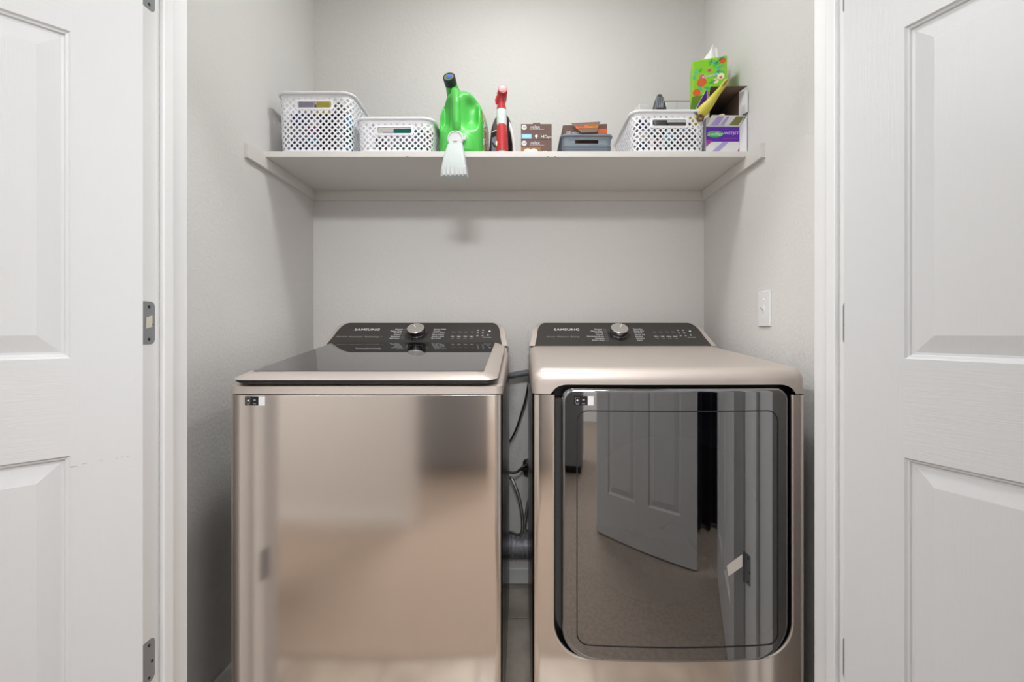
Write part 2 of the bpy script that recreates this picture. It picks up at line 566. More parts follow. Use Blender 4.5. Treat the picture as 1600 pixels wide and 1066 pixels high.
# light switch and outlet cover
sw = thing('light_switch', 'white toggle light switch on the right wall above the dryer', 'switch', (XR, 1.462, 1.169))
obj('cover_plate', MB().box(-0.006, 0, -0.036, 0.036, -0.058, 0.058), 'trim', sw, bevel=0.003)
obj('toggle_bezel', MB().box(-0.0075, -0.005, -0.0055, 0.0055, -0.0125, 0.0125), 'trim', sw)
obj('toggle', MB().loft([[(-0.006, -0.004, -0.006), (-0.006, 0.004, -0.006), (-0.006, 0.004, 0.006), (-0.006, -0.004, 0.006)],
                         [(-0.017, -0.003, 0.004), (-0.017, 0.003, 0.004), (-0.015, 0.003, 0.010), (-0.015, -0.003, 0.010)]]), 'white_plastic', sw)
for dz in (-0.03, 0.03):
    Mx = Matrix.Translation((-0.006, 0, dz)) @ Matrix.Rotation(-PI/2, 4, 'Y')
    obj('screw', MB().lathe([(0.003, 0), (0.002, 0.0012)], 10, Mx), 'trim', sw)
oc = thing('outlet_cover', 'white wall outlet cover half hidden behind the dryer console', 'outlet', (0.066, YB, 1.045))
obj('cover_plate', MB().box(-0.036, 0.036, -0.006, 0, -0.058, 0.058), 'white_plastic', oc, bevel=0.003)
for dz in (-0.02, 0.02):
    r = obj('receptacle', MB().prism(rrect(-0.0165, 0.0165, dz-0.014, dz+0.014, 0.007, 4), 'y', -0.0075, -0.005), 'trim', oc)
    obj('slot', MB().box(-0.007, -0.0055, -0.0078, -0.007, dz-0.004, dz+0.006).box(0.0055, 0.007, -0.0078, -0.007, dz-0.004, dz+0.006), 'dark_hole', r)

# ceiling lamps; the hall-end and room ones are added for fill light
def lamp(loc, r, label):
    t = thing('ceiling_lamp_and_fill', label, 'lamp', loc)
    obj('base', MB().lathe([(r*1.04, 0), (r*1.08, -0.012), (r*1.08, -0.022), (r, -0.026)], 32), 'brass', t, smooth=True)
    obj('dome', MB().lathe([(r*math.cos(a), -0.024-0.06*math.sin(a)) for a in [PI/2*k/8*0.98 for k in range(9)]], 32), 'lamp', t, smooth=True)
lamp((-0.02, 1.22, HT), 0.13, 'round frosted ceiling lamp inside the closet')
lamp((0.22, 0.40, HT), 0.19, 'round frosted ceiling lamp in the hall outside the closet')
lamp((-1.55, 0.48, HT), 0.19, 'added round frosted fixture giving fill light at the left end of the hall')
lamp((1.55, 0.45, HT), 0.19, 'added round frosted fixture giving fill light at the right end of the hall')
lamp((-0.1, -1.6, HT), 0.46, 'added large round fixture behind the viewer giving frontal fill light')

# dark cabinet added behind the viewer to darken the reflection in the washer front
wd_ = thing('dark_reflection_prop', 'added dark grey cabinet behind the viewer that darkens the washer reflection', 'dark_reflection_prop', (-0.42, -1.2, 0.004))
obj('carcass', MB().box(-0.45, 0.45, -0.45, -0.02, 0.06, 1.9), 'dark_reflection_prop', wd_, bevel=0.004)
obj('plinth', MB().box(-0.43, 0.43, -0.43, -0.06, 0, 0.06), 'gasket', wd_)
for sx in (-1, 1):
    a, b = sorted((sx*0.002, sx*0.448))
    dd = obj('door', MB().box(a, b, -0.02, 0.0, 0.07, 1.89), 'dark_reflection_prop', wd_, bevel=0.003)
    obj('handle', MB().tube([(sx*0.04, 0.0, 0.95), (sx*0.04, 0.028, 0.96), (sx*0.04, 0.028, 1.14), (sx*0.04, 0.0, 1.15)], 0.006, 8), 'brass', dd, smooth=True)

cm = MB()  # navy drape added so the dryer door reflects a dark opening
top_, bot_ = [], []
for k in range(49):
    u = k/48
    top_.append((-0.19+0.38*u, 0.022*math.sin(u*PI*9), 2.05))
    bot_.append((-0.20+0.40*u, 0.030*math.sin(u*PI*9+0.3), 0.03))
cm.loft([bot_, top_], False, False, closed=False)
cu_ = thing('dark_opening_stand_in', 'added navy drape on the hall wall, standing in for a dark opening in reflections', 'stand_in_drape', (1.12, -0.235, 0))
o = obj('cloth', cm, 'stand_in_drape', cu_, smooth=True, angle=180)
so = o.modifiers.new('thick', 'SOLIDIFY')
so.thickness = 0.004
obj('rod', MB().tube([(-0.26, 0, 2.06), (0.26, 0, 2.06)], 0.011, 12), 'brass', cu_, smooth=True)
for x in (-0.24, 0.24):
    obj('bracket', MB().box(x-0.008, x+0.008, -0.065, 0.0, 2.052, 2.068), 'brass', cu_)

# ------------------------------------------------------------------ wall shelf
SF, SZ = 1.5616, 1.723          # shelf front edge, shelf top
shelf = thing('wall_shelf', 'white board shelf on wall cleats holding baskets and bottles', 'shelf', (0, 0, SZ))
obj('board', MB().box(XL+0.001, XR-0.001, SF, YB-0.001, -0.019, 0), 'shelf', shelf, bevel=0.0015)
obj('cleat', MB().box(XL, XL+0.014, 1.462, YB, -0.059, -0.019), 'shelf', shelf, bevel=0.001)
obj('cleat', MB().box(XR-0.014, XR, 1.462, YB, -0.059, -0.019), 'shelf', shelf, bevel=0.001)
# upstanding front ends of the side cleats, where the shelf board stops short
for xs in ((XL, XL+0.014), (XR-0.014, XR)):
    obj('cleat_end', MB().box(xs[0], xs[1], 1.462, SF-0.002, -0.0195, -0.012), 'shelf', shelf)
obj('cleat', MB().box(XL+0.014, XR-0.014, YB-0.014, YB, -0.059, -0.019), 'shelf', shelf, bevel=0.001)
for x, y in ((-0.40, SF), (0.09, SF), (0.115, SF)):     # small nicks on the front edge
    obj('nick', MB().box(x, x+0.008, y-0.0004, y+0.001, -0.0195, -0.0175), 'dark_hole', shelf)

# ------------------------------------------------------------------ washer and dryer
HW = 0.343
def bow(x, b=0.009):
    return b*(x/HW)**2

# console: dark sloping face with rounded ends, light shell behind
CB, CT = Vector((0, 0.522, 1.042)), Vector((0, 0.640, 1.1255))
CS = (CT-CB)
CL = CS.length
CS.normalize()
CN = Vector((1, 0, 0)).cross(CS).normalized()      # points up and to the front
def con_outline(half, top, grow=0.0):
    L = CL+grow
    pts = [(-half-grow, 0.0)]
    right = []
    n = 10
    x1, v1 = half-0.010+grow*0.9, L*0.45
    cxr = 0.070
    right.append((half+grow, 0.0))
    right.append((x1, v1))
    for k in range(n+1):
        a = PI/2*k/n
        right.append((top-0.02+(x1-top+0.02)*math.cos(a)**0.9 if k < n else top-0.02, v1+(L-v1)*math.sin(a)))
    left = [(-x, v) for x, v in reversed(right)]
    return right+left
def con_pt(u, v, w=0.0):
    p = CB+CS*v+CN*w
    return (u, p.y, p.z)

def console(t, words, tagline, left_words, right_words, btn):
    out = con_outline(0.321, 0.295)
    face = MB().loft([[con_pt(u, v, 0.0) for u, v in out], [con_pt(u, v, 0.004) for u, v in [(a*0.998, 0.001+b*0.995) for a, b in out]]])
    f = obj('console_face', face, 'console', t, smooth=True, angle=30)
    big = con_outline(0.334, 0.30, 0.006)
    back = [(u*0.985, 0.743, min(con_pt(u, v)[2], 1.121)-0.002) for u, v in big]
    back = [(x, y, z if v > 0.001 else 0.945) for (x, y, z), (u, v) in zip(back, big)]
    mid = [con_pt(u, v, 0.0005) for u, v in big]
    mid2 = [(u*0.997, con_pt(u, v)[1]+0.03, con_pt(u, v)[2]+0.001) for u, v in big]
    obj('console_base', MB().loft([[(x, y, z) for x, y in rrect(-0.3385, 0.3385, 0.5235, 0.742, 0.004, 3)] for z in (0.9395, 1.036)]), 'champagne', t, smooth=True)
    obj('console_shell', MB().loft([mid, mid2, back]), 'champagne', t, smooth=True, angle=50)
    # knob
    kc = con_pt(-0.004, 0.070, 0.004)
    R = Matrix((Vector((1, 0, 0)), CS, CN)).transposed().to_4x4()
    R.translation = kc
    kn = obj('knob_ring', MB().lathe([(0.041, 0), (0.041, 0.002), (0.037, 0.003)], 40, R), 'dark_chrome', t, smooth=True)
    k2 = obj('knob', MB().lathe([(0.0345, 0.002), (0.0345, 0.008), (0.0335, 0.009), (0.0335, 0.012), (0.0345, 0.013), (0.0335, 0.026), (0.032, 0.0275)], 40, R), 'dark_chrome', t, smooth=True)
    obj('knob_cap', MB().lathe([(0.0318, 0.0272), (0.0305, 0.0286), (0.0005, 0.0286)], 40, R), 'knob_top', k2, smooth=True)
    a = math.radians(60 if btn else 115)
    ln = MB()
    d = Vector((math.cos(a), math.sin(a), 0))
    p = Vector((-d.y, d.x, 0))*0.0011
    q = [d*0.004+p, d*0.004-p, d*0.029-p, d*0.029+p]
    ln.loft([[R @ (v+Vector((0, 0, 0.0285))) for v in q], [R @ (v+Vector((0, 0, 0.0291))) for v in q]])
    obj('pointer', ln, 'print', k2)
    X = (1, 0, 0)
    def tx(body, u, v, size, m='print', al='LEFT', wide=1.0, nm='lettering'):
        return text(nm, body, size, m, f, con_pt(u, v, 0.0043), X, CS, al, 0.0002, wide=wide)
    tx(words, -0.197, 0.098, 0.0185, 'print', 'CENTER', 1.15)
    tx(tagline, -0.215, 0.052, 0.0095, 'print_dim', 'CENTER', 1.25)
    for k, w in enumerate(left_words):
        tx(w, -0.062-0.004*abs(2.2-k)*0, 0.101-0.0118*k, 0.0092, 'print', 'RIGHT')
        obj('dash', MB().loft([[con_pt(a, 0.101-0.0118*k+b, 0.0042) for a, b in ((-0.058, -0.0004), (-0.046, -0.0004), (-0.046, 0.0004), (-0.058, 0.0004))],
                               [con_pt(a, 0.101-0.0118*k+b, 0.0044) for a, b in ((-0.058, -0.0004), (-0.046, -0.0004), (-0.046, 0.0004), (-0.058, 0.0004))]]), 'print_dim', f)
    for k, w in enumerate(right_words):
        tx(w, 0.056, 0.101-0.0118*k, 0.0092, 'print', 'LEFT')
    for k, (a, b) in enumerate(btn_words[btn]):
        u = 0.134+0.0235*k
        tx(a, u, 0.083, 0.0066, 'print_dim', 'CENTER', 0.85)
        tx(b, u, 0.054, 0.0085, 'print', 'CENTER', 0.85)
        tx('3 sec', u, 0.042, 0.0058, 'print_dim', 'CENTER')
    for k in range(3):
        for j in range(2):
            c = con_pt(0.226+0.019*j, 0.094-0.0175*k, 0.0042)
            Rk = R.copy(); Rk.translation = c
            obj('touch_icon', MB().lathe([(0.0040, 0), (0.0040, 0.0002), (0.002, 0.0003)], 6 if (k+j) % 2 else 12, Rk), 'print_dim', f)
    Rk = R.copy(); Rk.translation = con_pt(0.270, 0.088, 0.0042)
    obj('power_icon', MB().lathe([(0.0042, 0), (0.0042, 0.0002), (0.0025, 0.0003)], 12, Rk), 'print', f)
    tri = [(0.263, 0.058), (0.263, 0.068), (0.270, 0.063)]
    obj('start_icon', MB().loft([[con_pt(u, v, 0.0042) for u, v in tri], [con_pt(u, v, 0.0045) for u, v in tri]]), 'print', f)
    tx('Hold to Start', 0.264, 0.048, 0.0055, 'print', 'CENTER')

btn_words = {False: [('Temp.', 'Hot'), ('Rinse', 'High'), ('Spin', 'Med'), ('Soil', 'Light')],
             True: [('Level', 'More'), ('Temp.', 'High'), ('Time', 'Adjust'), ('Static', 'Signal')]}

def sticker(t, x, z, y):
    s = obj('energy_sticker', MB().box(x, x+0.0335, y-0.0006, y, z-0.022, z), 'black', t)
    s['label'] = 'small black and white feature sticker'
    obj('white_square', MB().box(x+0.0335, x+0.0495, y-0.0007, y, z-0.0222, z), 'print', s)
    R = Matrix.Translation((x+0.008, y-0.0008, z-0.010)) @ Matrix.Rotation(PI/2, 4, 'X')
    obj('icon', MB().lathe([(0.0024, -0.0002), (0.0024, 0.0002)], 12, R), 'print', s)
    fr_ = MB()
    for a, b, c, d in ((0.0035, 0.0125, -0.003, -0.0025), (0.0035, 0.0125, -0.0165, -0.016), (0.0035, 0.004, -0.0165, -0.0025), (0.012, 0.0125, -0.0165, -0.0025)):
        fr_.box(x+a, x+b, y-0.0008, y-0.0005, z+c, z+d)
    obj('icon_frame', fr_, 'print_dim', s)
    fan = MB()
    for r in (0.002, 0.0042):
        pts = [(x+0.0235+r*math.cos(a), y-0.0007, z-0.012+r*math.sin(a)) for a in [PI*0.22+PI*0.56*k/6 for k in range(7)]]
        fan.tube(pts, 0.0005, 6)
    obj('signal_icon', fan, 'print', s)
    obj('caption', MB().box(x+0.0045, x+0.0115, y-0.0008, y-0.0005, z-0.0195, z-0.0182).box(x+0.0195, x+0.0275, y-0.0008, y-0.0005, z-0.0185, z-0.0172), 'print_dim', s)

def feet(t):
    for x in (-0.29, 0.29):
        for y in (0.07, 0.68):
            obj('foot', MB().lathe([(0.024, 0), (0.024, 0.012), (0.012, 0.014), (0.012, 0.04)], 16, Matrix.Translation((x, y, 0.001))), 'gasket', t, smooth=True)

def front_profile(extra=0.0):
    """plan curve of a bowed front with rounded corners, left to right"""
    r = 0.02
    pts = [(-HW, 0.05)]
    for k in range(7):
        a = PI+PI/2*k/6
        pts.append((-HW+r+r*math.cos(a), bow(HW-r)+r+r*math.sin(a)))
    n = 28
    for k in range(1, n):
        x = -HW+r+(2*HW-2*r)*k/n
        pts.append((x, bow(x)))
    for k in range(7):
        a = 1.5*PI+PI/2*k/6
        pts.append((HW-r+r*math.cos(a), bow(HW-r)+r+r*math.sin(a)))
    pts.append((HW, 0.05))
    return pts

# ---- washer
wa = thing('washer', 'champagne top-load washer with dark glass lid, left of the dryer', 'washer', (-0.389, 1.109, 0))
feet(wa)
obj('cabinet', MB().box(-HW+0.001, HW-0.001, 0.045, 0.735, 0.03, 0.938), 'charcoal_side', wa, bevel=0.004)
obj('front_panel', MB().prism(front_profile(), 'z', 0.032, 0.9365), 'champagne_brushed', wa, smooth=True, bevel=0.0015)
prof = front_profile()
r0 = [(x, y, 0.9385) for x, y in prof]
def deck_ring(zf, ins):
    out = []
    for x, y in prof:
        out.append((x*(1-ins/HW), y+ins, zf))
    return out
bk = 0.60
def close(ring, z_back):
    return ring+[(ring[-1][0], bk, z_back), (ring[0][0], bk, z_back)]
dk = MB().loft([close(r0, 0.9385), close(deck_ring(0.9575, 0.001), 1.012), close(deck_ring(0.9605, 0.004), 1.018), close(deck_ring(0.962, 0.010), 1.022)])
obj('top_deck', dk, 'champagne', wa, smooth=True, angle=40)
# lid: dark seal, bevelled champagne frame, glass
def lid_ring(ins, dz, yf, yb=0.521, r=0.03):
    o = rrect(-HW+0.017+ins, HW-0.012-ins, yf, yb, (r, r, 0.004, 0.004), 6)
    out = []
    for x, y in o:
        z = 0.975+(y+0.014)*(1.040-0.975)/(0.535)
        out.append((x, y, z+dz))
    return out
lid = obj('lid', MB().loft([lid_ring(0.006, -0.001, -0.008), lid_ring(0.0, 0.0, -0.014), lid_ring(0.004, 0.0035, -0.011), lid_ring(0.022, 0.0115, 0.006), lid_ring(0.034, 0.0145, 0.018), lid_ring(0.037, 0.0145, 0.021)]), 'champagne', wa, smooth=True, angle=50)
obj('lid_seal', MB().loft([lid_ring(0.030, -0.0135, 0.006), lid_ring(0.010, -0.0125, -0.004), lid_ring(0.002, -0.0045, -0.012), lid_ring(0.004, -0.0008, -0.010)]), 'gasket', lid, smooth=True, angle=60)
obj('lid_underlay', MB().loft([lid_ring(0.036, 0.0146, 0.020, 0.5205, 0.012), lid_ring(0.036, 0.0148, 0.020, 0.5205, 0.012)]), 'under_glass', lid)
obj('lid_glass', MB().loft([lid_ring(0.036, 0.0152, 0.020, 0.5205, 0.012), lid_ring(0.036, 0.0160, 0.020, 0.5205, 0.012)]), 'lid_glass', lid)
console(wa, 'SAMSUNG', 'Vibration  Reduction  Technology +', ['Normal', 'Heavy Duty', 'Bedding', 'Whites', 'Delicates', 'Self Clean'],
        ['Active Wear', 'Towels', 'Quick Wash', 'Deep Wash', 'Rinse + Spin', 'Eco Cold'], False)
sticker(wa, -0.297, 0.9325, bow(0.275)-0.0004)

# ---- dryer
dr = thing('dryer', 'champagne front-load dryer with large dark glass door, right of the washer', 'dryer', (0.3715, 1.109, 0))
feet(dr)
cab = MB()
cab.box(-HW+0.001, -HW+0.012, 0.045, 0.735, 0.03, 0.938).box(HW-0.012, HW-0.001, 0.045, 0.735, 0.03, 0.938)
cab.box(-HW+0.012, HW-0.012, 0.725, 0.735, 0.03, 0.938).box(-HW+0.012, HW-0.012, 0.06, 0.735, 0.03, 0.045)
obj('cabinet', cab, 'charcoal_side', dr)
# front panel: U shape around the door recess
OX0, OX1, OZ0, RC = -0.292, 0.308, 0.279, 0.088
PT = 0.9365
fp = MB()
rr_ = 0.02
def inner_l(z):
    return OX0 if z >= OZ0+RC else OX0+RC-math.sqrt(max(0, RC*RC-(OZ0+RC-z)**2))
def inner_r(z):
    return OX1 if z >= OZ0+RC else OX1-RC+math.sqrt(max(0, RC*RC-(OZ0+RC-z)**2))
zs = [OZ0+RC*(1-math.cos(PI/2*k/14)) for k in range(15)]+[PT]
def lip(x, z, k):
    """rounded lip turning in to the recess: k = 0 face .. 4 inside"""
    a = PI/2*k/4
    return 0.005*math.sin(a), 0.005*(1-math.cos(a))
def leg(sign, inner):
    rows = []
    for z in zs:
        row = []
        xo = sign*HW
        row.append((xo, 0.05, z))
        for k in range(7):
            a = PI/2*k/6
            row.append((sign*(HW-rr_+rr_*math.cos(a)), bow(HW-rr_)+rr_-rr_*math.sin(a), z))
        xi = inner(z)
        n = 8
        x0 = sign*(HW-rr_)
        for k in range(1, n+1):
            x = x0+(xi-x0)*k/n
            row.append((x, bow(x), z))
        rows.append(row)
    n = len(rows[0])
    fp.loft(rows, False, False, closed=False)
leg(-1, inner_l)
leg(1, inner_r)
rows = []
for z in (0.032, 0.12, 0.2, OZ0):
    rows.append([(x, y, z) for x, y in front_profile()])
fp.loft(rows, False, False, closed=False)
o = obj('front_panel', fp, 'champagne_brushed', dr, smooth=True, angle=60)
# recess outline (open at the top) and its bright rolled lip
rec = [(OX0, PT)]+[(inner_l(z), z) for z in reversed(zs[:-1])]+[(inner_r(z), z) for z in zs[:-1]]+[(OX1, PT)]
lipm = MB()
rings = []
for k in range(6):
    a = PI/2*k/5
    ring = []
    for (x, z) in rec:
        c = Vector((x-0.008, z-0.62)).normalized()
        if abs(z-OZ0) < 1e-6: c = Vector((0, -1))
        if z > OZ0+RC: c = Vector((1 if x > 0 else -1, 0))
        off = 0.0045*(1-math.sin(a))-0.0045
        ring.append((x+c.x*off, bow(x)-0.0005+0.0045*(1-math.cos(a)), z+c.y*off))
    rings.append(ring)
lipm.loft(rings, False, False, closed=False)
obj('recess_lip', lipm, 'champagne', dr, smooth=True, angle=80)
wallm = MB()
wallm.loft([[(x*0.985, bow(x)+0.004, z+0.004*(1 if z < 0.4 else 0)) for x, z in rec], [(x*0.97+0.0002, 0.052, z+0.006*(1 if z < 0.4 else 0)) for x, z in rec]], False, False, closed=False)
obj('recess_wall', wallm, 'black', dr, smooth=True)
# bulkhead with round drum opening
bh = MB()
nn = 48
oc_ = [(0.008+0.235*math.cos(2*PI*k/nn), 0.60+0.225*math.sin(2*PI*k/nn)) for k in range(nn)]
def sq(k):
    c, s_ = math.cos(2*PI*k/nn), math.sin(2*PI*k/nn)
    m_ = max(abs(c), abs(s_))
    return (0.0+0.33*c/m_, 0.60+0.345*s_/m_)
bh.loft([[(sq(k)[0], 0.053, sq(k)[1]) for k in range(nn)], [(x, 0.053, z) for x, z in oc_], [(x, 0.075, z) for x, z in oc_]], False, False)
obj('bulkhead', bh, 'charcoal', dr, smooth=True, angle=40)
dm = MB()
dm.loft([[(0.008+r*math.cos(2*PI*k/nn), y, 0.60+r*0.98*math.sin(2*PI*k/nn)) for k in range(nn)] for r, y in ((0.236, 0.074), (0.31, 0.09), (0.31, 0.62), (0.1, 0.66))], False, True)
obj('drum', dm, 'drum', dr, smooth=True, angle=40)
# top cover: profile swept across with rounded ends, notch over the door
def z_low(x):
    a, b = OX0-0.002, OX1+0.002
    zl, zh, R_ = 0.9385, 0.9625, 0.024
    if x <= a or x >= b: return zl
    d = min(x-a, b-x)
    if d >= R_*1.6: return zh
    u = d/(R_*1.6)
    return zl+(zh-zl)*math.sqrt(max(0, 1-(1-u)**2))
def cover_profile(x):
    yb_ = bow(x)-0.002
    R_ = 0.034
    sl = (1.0425-1.006)/(0.521-0.04)
    pts = []
    z0 = z_low(x)
    zc = 0.972
    pts.append(((yb_, z0), (-1, 0)))
    pts.append(((yb_, (z0+zc)/2+0.002), (-1, 0)))
    for k in range(9):
        a = PI/2*0.955*k/8
        pts.append(((yb_+R_-R_*math.cos(a), zc+R_*math.sin(a)), (-math.cos(a), math.sin(a))))
    y1, z1 = pts[-1][0]
    for k in range(1, 9):
        y = y1+(0.521-y1)*k/8
        pts.append(((y, z1+(y-y1)*(1.0425-z1)/(0.521-y1)), (-sl, 1)))
    return pts
tc_ = MB()
cols = []
rs_ = 0.030
def add_col(x, ins):
    pr = cover_profile(max(-HW+rs_, min(HW-rs_, x)))
    cols.append([(x, p[0]-n_[0]*ins, max(p[1]-n_[1]*ins, 0.9385) if i > 1 else p[1]) for i, (p, n_) in enumerate(pr)])
xs_ = []
for k in range(9):
    a = PI/2*(1-k/8)
    xs_.append((-(HW-rs_+rs_*math.sin(a)), rs_*(1-math.cos(a))))
body = []
for k in range(1, 90):
    body.append(-HW+rs_+(2*HW-2*rs_)*k/90)
for q in (OX0, OX1):
    for d in (0.0, 0.001, 0.003, 0.006, 0.010, 0.016):
        body.append(q+(d if q < 0 else -d))
body.sort()
for x, i in xs_: add_col(x, i)
for x in body: add_col(x, 0)
for x, i in reversed(xs_): add_col(-x, i)
tc_.loft(cols, False, False, closed=False)
for c in (cols[0], cols[-1]):           # side skirts
    tc_.loft([c, [(p[0], p[1], 0.938) for p in c]], False, False, closed=False)
obj('top_cover', tc_, 'champagne', dr, smooth=True, angle=50)
obj('top_inner', MB().box(-0.325, 0.325, 0.04, 0.70, 0.930, 0.966), 'black', dr)
# door
dz0, dz1, dx0, dx1 = 0.2815, 0.9535, -0.270, 0.292
def door_rings(x0, x1, z0, z1, rad, yfun, scales, seg=10):
    out = dense(rrect(x0, x1, z0, z1, rad, seg))
    cx_, cz_ = (x0+x1)/2, (z0+z1)/2
    return [[(cx_+(x-cx_)*s_, yfun(cx_+(x-cx_)*s_, s_), cz_+(z-cz_)*s_) for x, z in out] for s_ in scales]
def gy(x, s_=0):
    return -0.016+0.017*((x-0.010)/0.29)**2
def gy_edge(x, s_):
    return gy(x)+(0.0 if s_ < 0.985 else (s_-0.985)/0.015*0.006)
door = obj('door', MB().loft(door_rings(dx0+0.004, dx1-0.004, dz0+0.004, dz1-0.004, (0.075, 0.085, 0.022, 0.024), lambda x, s_: gy(x)+0.010, [1.0])
                             +door_rings(dx0+0.004, dx1-0.004, dz0+0.004, dz1-0.004, (0.075, 0.085, 0.022, 0.024), lambda x, s_: 0.046, [1.0]), False, False),
           'black', dr, smooth=True)
sc = [0.01]+[0.04*k for k in range(1, 24)]+[0.94, 0.955, 0.97, 0.985, 0.99, 0.995, 1.0]
obj('glass_front', MB().loft(door_rings(dx0, dx1, dz0, dz1, (0.08, 0.09, 0.026, 0.028), gy_edge, sc), True, False), 'door_glass', door, smooth=True, angle=70)
# dark border behind the glass, around the clear window
wx0, wx1, wz0, wz1 = -0.232, 0.261, 0.324, 0.898
def pair(o1, o2, n=14):
    r1, r2 = [], []
    for i in range(len(o1)):
        j = (i+1) % len(o1)
        m = n if math.dist(o2[i], o2[j]) > 0.1 else 1
        for k in range(m):
            t = k/m
            r1.append((o1[i][0]+(o1[j][0]-o1[i][0])*t, o1[i][1]+(o1[j][1]-o1[i][1])*t))
            r2.append((o2[i][0]+(o2[j][0]-o2[i][0])*t, o2[i][1]+(o2[j][1]-o2[i][1])*t))
    return r1, r2
oa, ob = pair(rrect(dx0+0.001, dx1-0.001, dz0+0.001, dz1-0.001, (0.08, 0.09, 0.026, 0.028), 10), rrect(wx0, wx1, wz0, wz1, 0.026, 10), 24)
mid_ = [((a[0]+b[0])/2, (a[1]+b[1])/2) for a, b in zip(oa, ob)]
obj('door_border', MB().loft([[(x, gy(x)+0.0085, z) for x, z in oa], [(x, gy(x)+0.004, z) for x, z in mid_], [(x, gy(x)+0.004, z) for x, z in ob], [(x, 0.03, z) for x, z in ob]], False, False), 'charcoal_side', door, smooth=True, angle=60)
ob2, ob = pair(rrect(wx0-0.0028, wx1+0.0028, wz0-0.0028, wz1+0.0028, 0.0285, 10), rrect(wx0, wx1, wz0, wz1, 0.026, 10), 24)
obj('window_groove', MB().loft([[(x, gy(x)+0.0005, z) for x, z in ob], [(x, gy(x)-0.0010, z) for x, z in ob], [(x, gy(x)-0.0010, z) for x, z in ob2], [(x, gy(x)+0.0005, z) for x, z in ob2]], False, False), 'gasket', door, smooth=True)
console(dr, 'SAMSUNG', 'Sensor  Moisture  Drying', ['Normal', 'Heavy Duty', 'Bedding', 'Towels', 'Permanent Press', 'Delicates', 'Active Wear'],
        ['Time Dry', 'Quick Dry', 'Air Fluff', 'Warm Up', 'Sanitize', 'Wrinkle', 'Steam'], True)
sticker(dr, -0.241, 0.935, gy(-0.215)-0.0012)

# laundry in the drum
lm = MB()
nu, nv = 40, 24
rows = []
for i in range(nv+1):
    row = []
    for j in range(nu+1):
        x = -0.19+0.36*j/nu
        y = 0.10+0.38*i/nv
        e = max(0, 1-((x+0.0)/0.20)**2)*max(0, 1-((y-0.29)/0.20)**2)
        z = 0.60-math.sqrt(max(0.0, 0.30**2-x*x))+0.006
        z += e**0.5*(0.14+0.06*noise.noise(Vector((x*9, y*9, 1)))+0.03*noise.noise(Vector((x*25, y*25, 4))))
        row.append((x, y, z))
    rows.append(row)
lm.loft(rows, False, False, closed=False)
tag(obj('laundry', lm, 'laundry', loc=(0.3715, 1.109, 0), smooth=True, angle=180), 'crumpled white laundry inside the dryer drum', 'laundry')
nt = obj('pale_quad', MB().loft([[(-0.014, 0, -0.020), (0.020, 0, 0.004), (0.020, 0, 0.034), (-0.018, 0, 0.006)], [(-0.014, 0.0006, -0.020), (0.020, 0.0006, 0.004), (0.020, 0.0006, 0.034), (-0.018, 0.0006, 0.006)]]), mat('pale_quad_matte', (188, 180, 172), 0.7), dr, loc=(0.150, gy(0.15)-0.0011, 0.515))  # thin pale tilted quad laid on the window glass
nt['label'] = 'small pale tilted quad on the dark dryer window'

# ------------------------------------------------------------------ hoses and cords behind the machines
def spl(pts, n=8):
    out = []
    P = [Vector(p) for p in pts]
    P = [P[0]*2-P[1]]+P+[P[-1]*2-P[-2]]
    for i in range(1, len(P)-2):
        for k in range(n):
            t = k/n
            a, b, c, d = P[i-1], P[i], P[i+1], P[i+2]
            out.append(0.5*((2*b)+(c-a)*t+(2*a-5*b+4*c-d)*t*t+(3*b-a-3*c+d)*t**3))
    out.append(P[-2])
    return out
pts = spl([(-0.16, 1.90, 0.875), (-0.06, 1.89, 0.905), (0.0, 1.888, 0.917), (0.05, 1.89, 0.925), (0.12, 1.91, 0.93)], 10)
rr = [0.0125+(0.0012 if i % 2 else 0) for i in range(len(pts))]
tag(obj('drain_hose', MB().tube(pts, rr, 12), 'grey_hose', smooth=True), 'thick grey drain hose spanning the gap behind the machines', 'hose')
pts = [Vector((-0.20+0.0085*k, 1.902, 0.185)) for k in range(48)]
rr = [0.046 if i % 2 else 0.037 for i in range(len(pts))]
tag(obj('vent_duct', MB().tube(pts, rr, 20), 'foil', smooth=True, angle=20), 'ribbed silver foil vent duct on the floor behind the machines', 'duct')
def hose(name, lab, cat, p, r, m, grp=None):
    tag(obj(name, MB().tube(spl(p), r, 8), m, smooth=True), lab, cat, grp)
hose('supply_hose', 'braided steel hose arching highest in the gap between the machines', 'hose', [(-0.12, 1.90, 0.30), (-0.055, 1.89, 0.47), (-0.02, 1.87, 0.44), (0.004, 1.86, 0.34), (0.0, 1.87, 0.25), (-0.05, 1.90, 0.245)], 0.007, 'braid', 'steel supply hoses')
hose('supply_hose', 'braided steel hose hanging beside the dryer flank above the duct', 'hose', [(0.10, 1.91, 0.42), (0.04, 1.90, 0.39), (0.022, 1.89, 0.32), (0.02, 1.88, 0.26), (0.09, 1.90, 0.245)], 0.007, 'braid', 'steel supply hoses')
hose('power_cord', 'black cord running steeply up beside the dryer to the outlet', 'cord', [(-0.10, 1.90, 0.55), (-0.03, 1.90, 0.66), (0.005, 1.905, 0.76), (0.022, 1.91, 0.82), (0.045, 1.925, 0.95), (0.062, 1.932, 1.02)], 0.0042, 'gasket')
hose('power_cord', 'black cord crossing the gap just above the steel hoses', 'cord', [(-0.12, 1.88, 0.53), (-0.03, 1.87, 0.505), (0.02, 1.875, 0.535), (0.06, 1.89, 0.50), (0.12, 1.9, 0.48)], 0.0055, 'gasket')
wv = thing('shutoff_valve', 'dark valve fitting behind the gap above the foil duct', 'valve', (0.028, 1.925, 0.515))
obj('body', MB().lathe([(0.016, -0.03), (0.02, -0.02), (0.02, 0.02), (0.013, 0.03)], 14), 'gasket', wv, smooth=True)
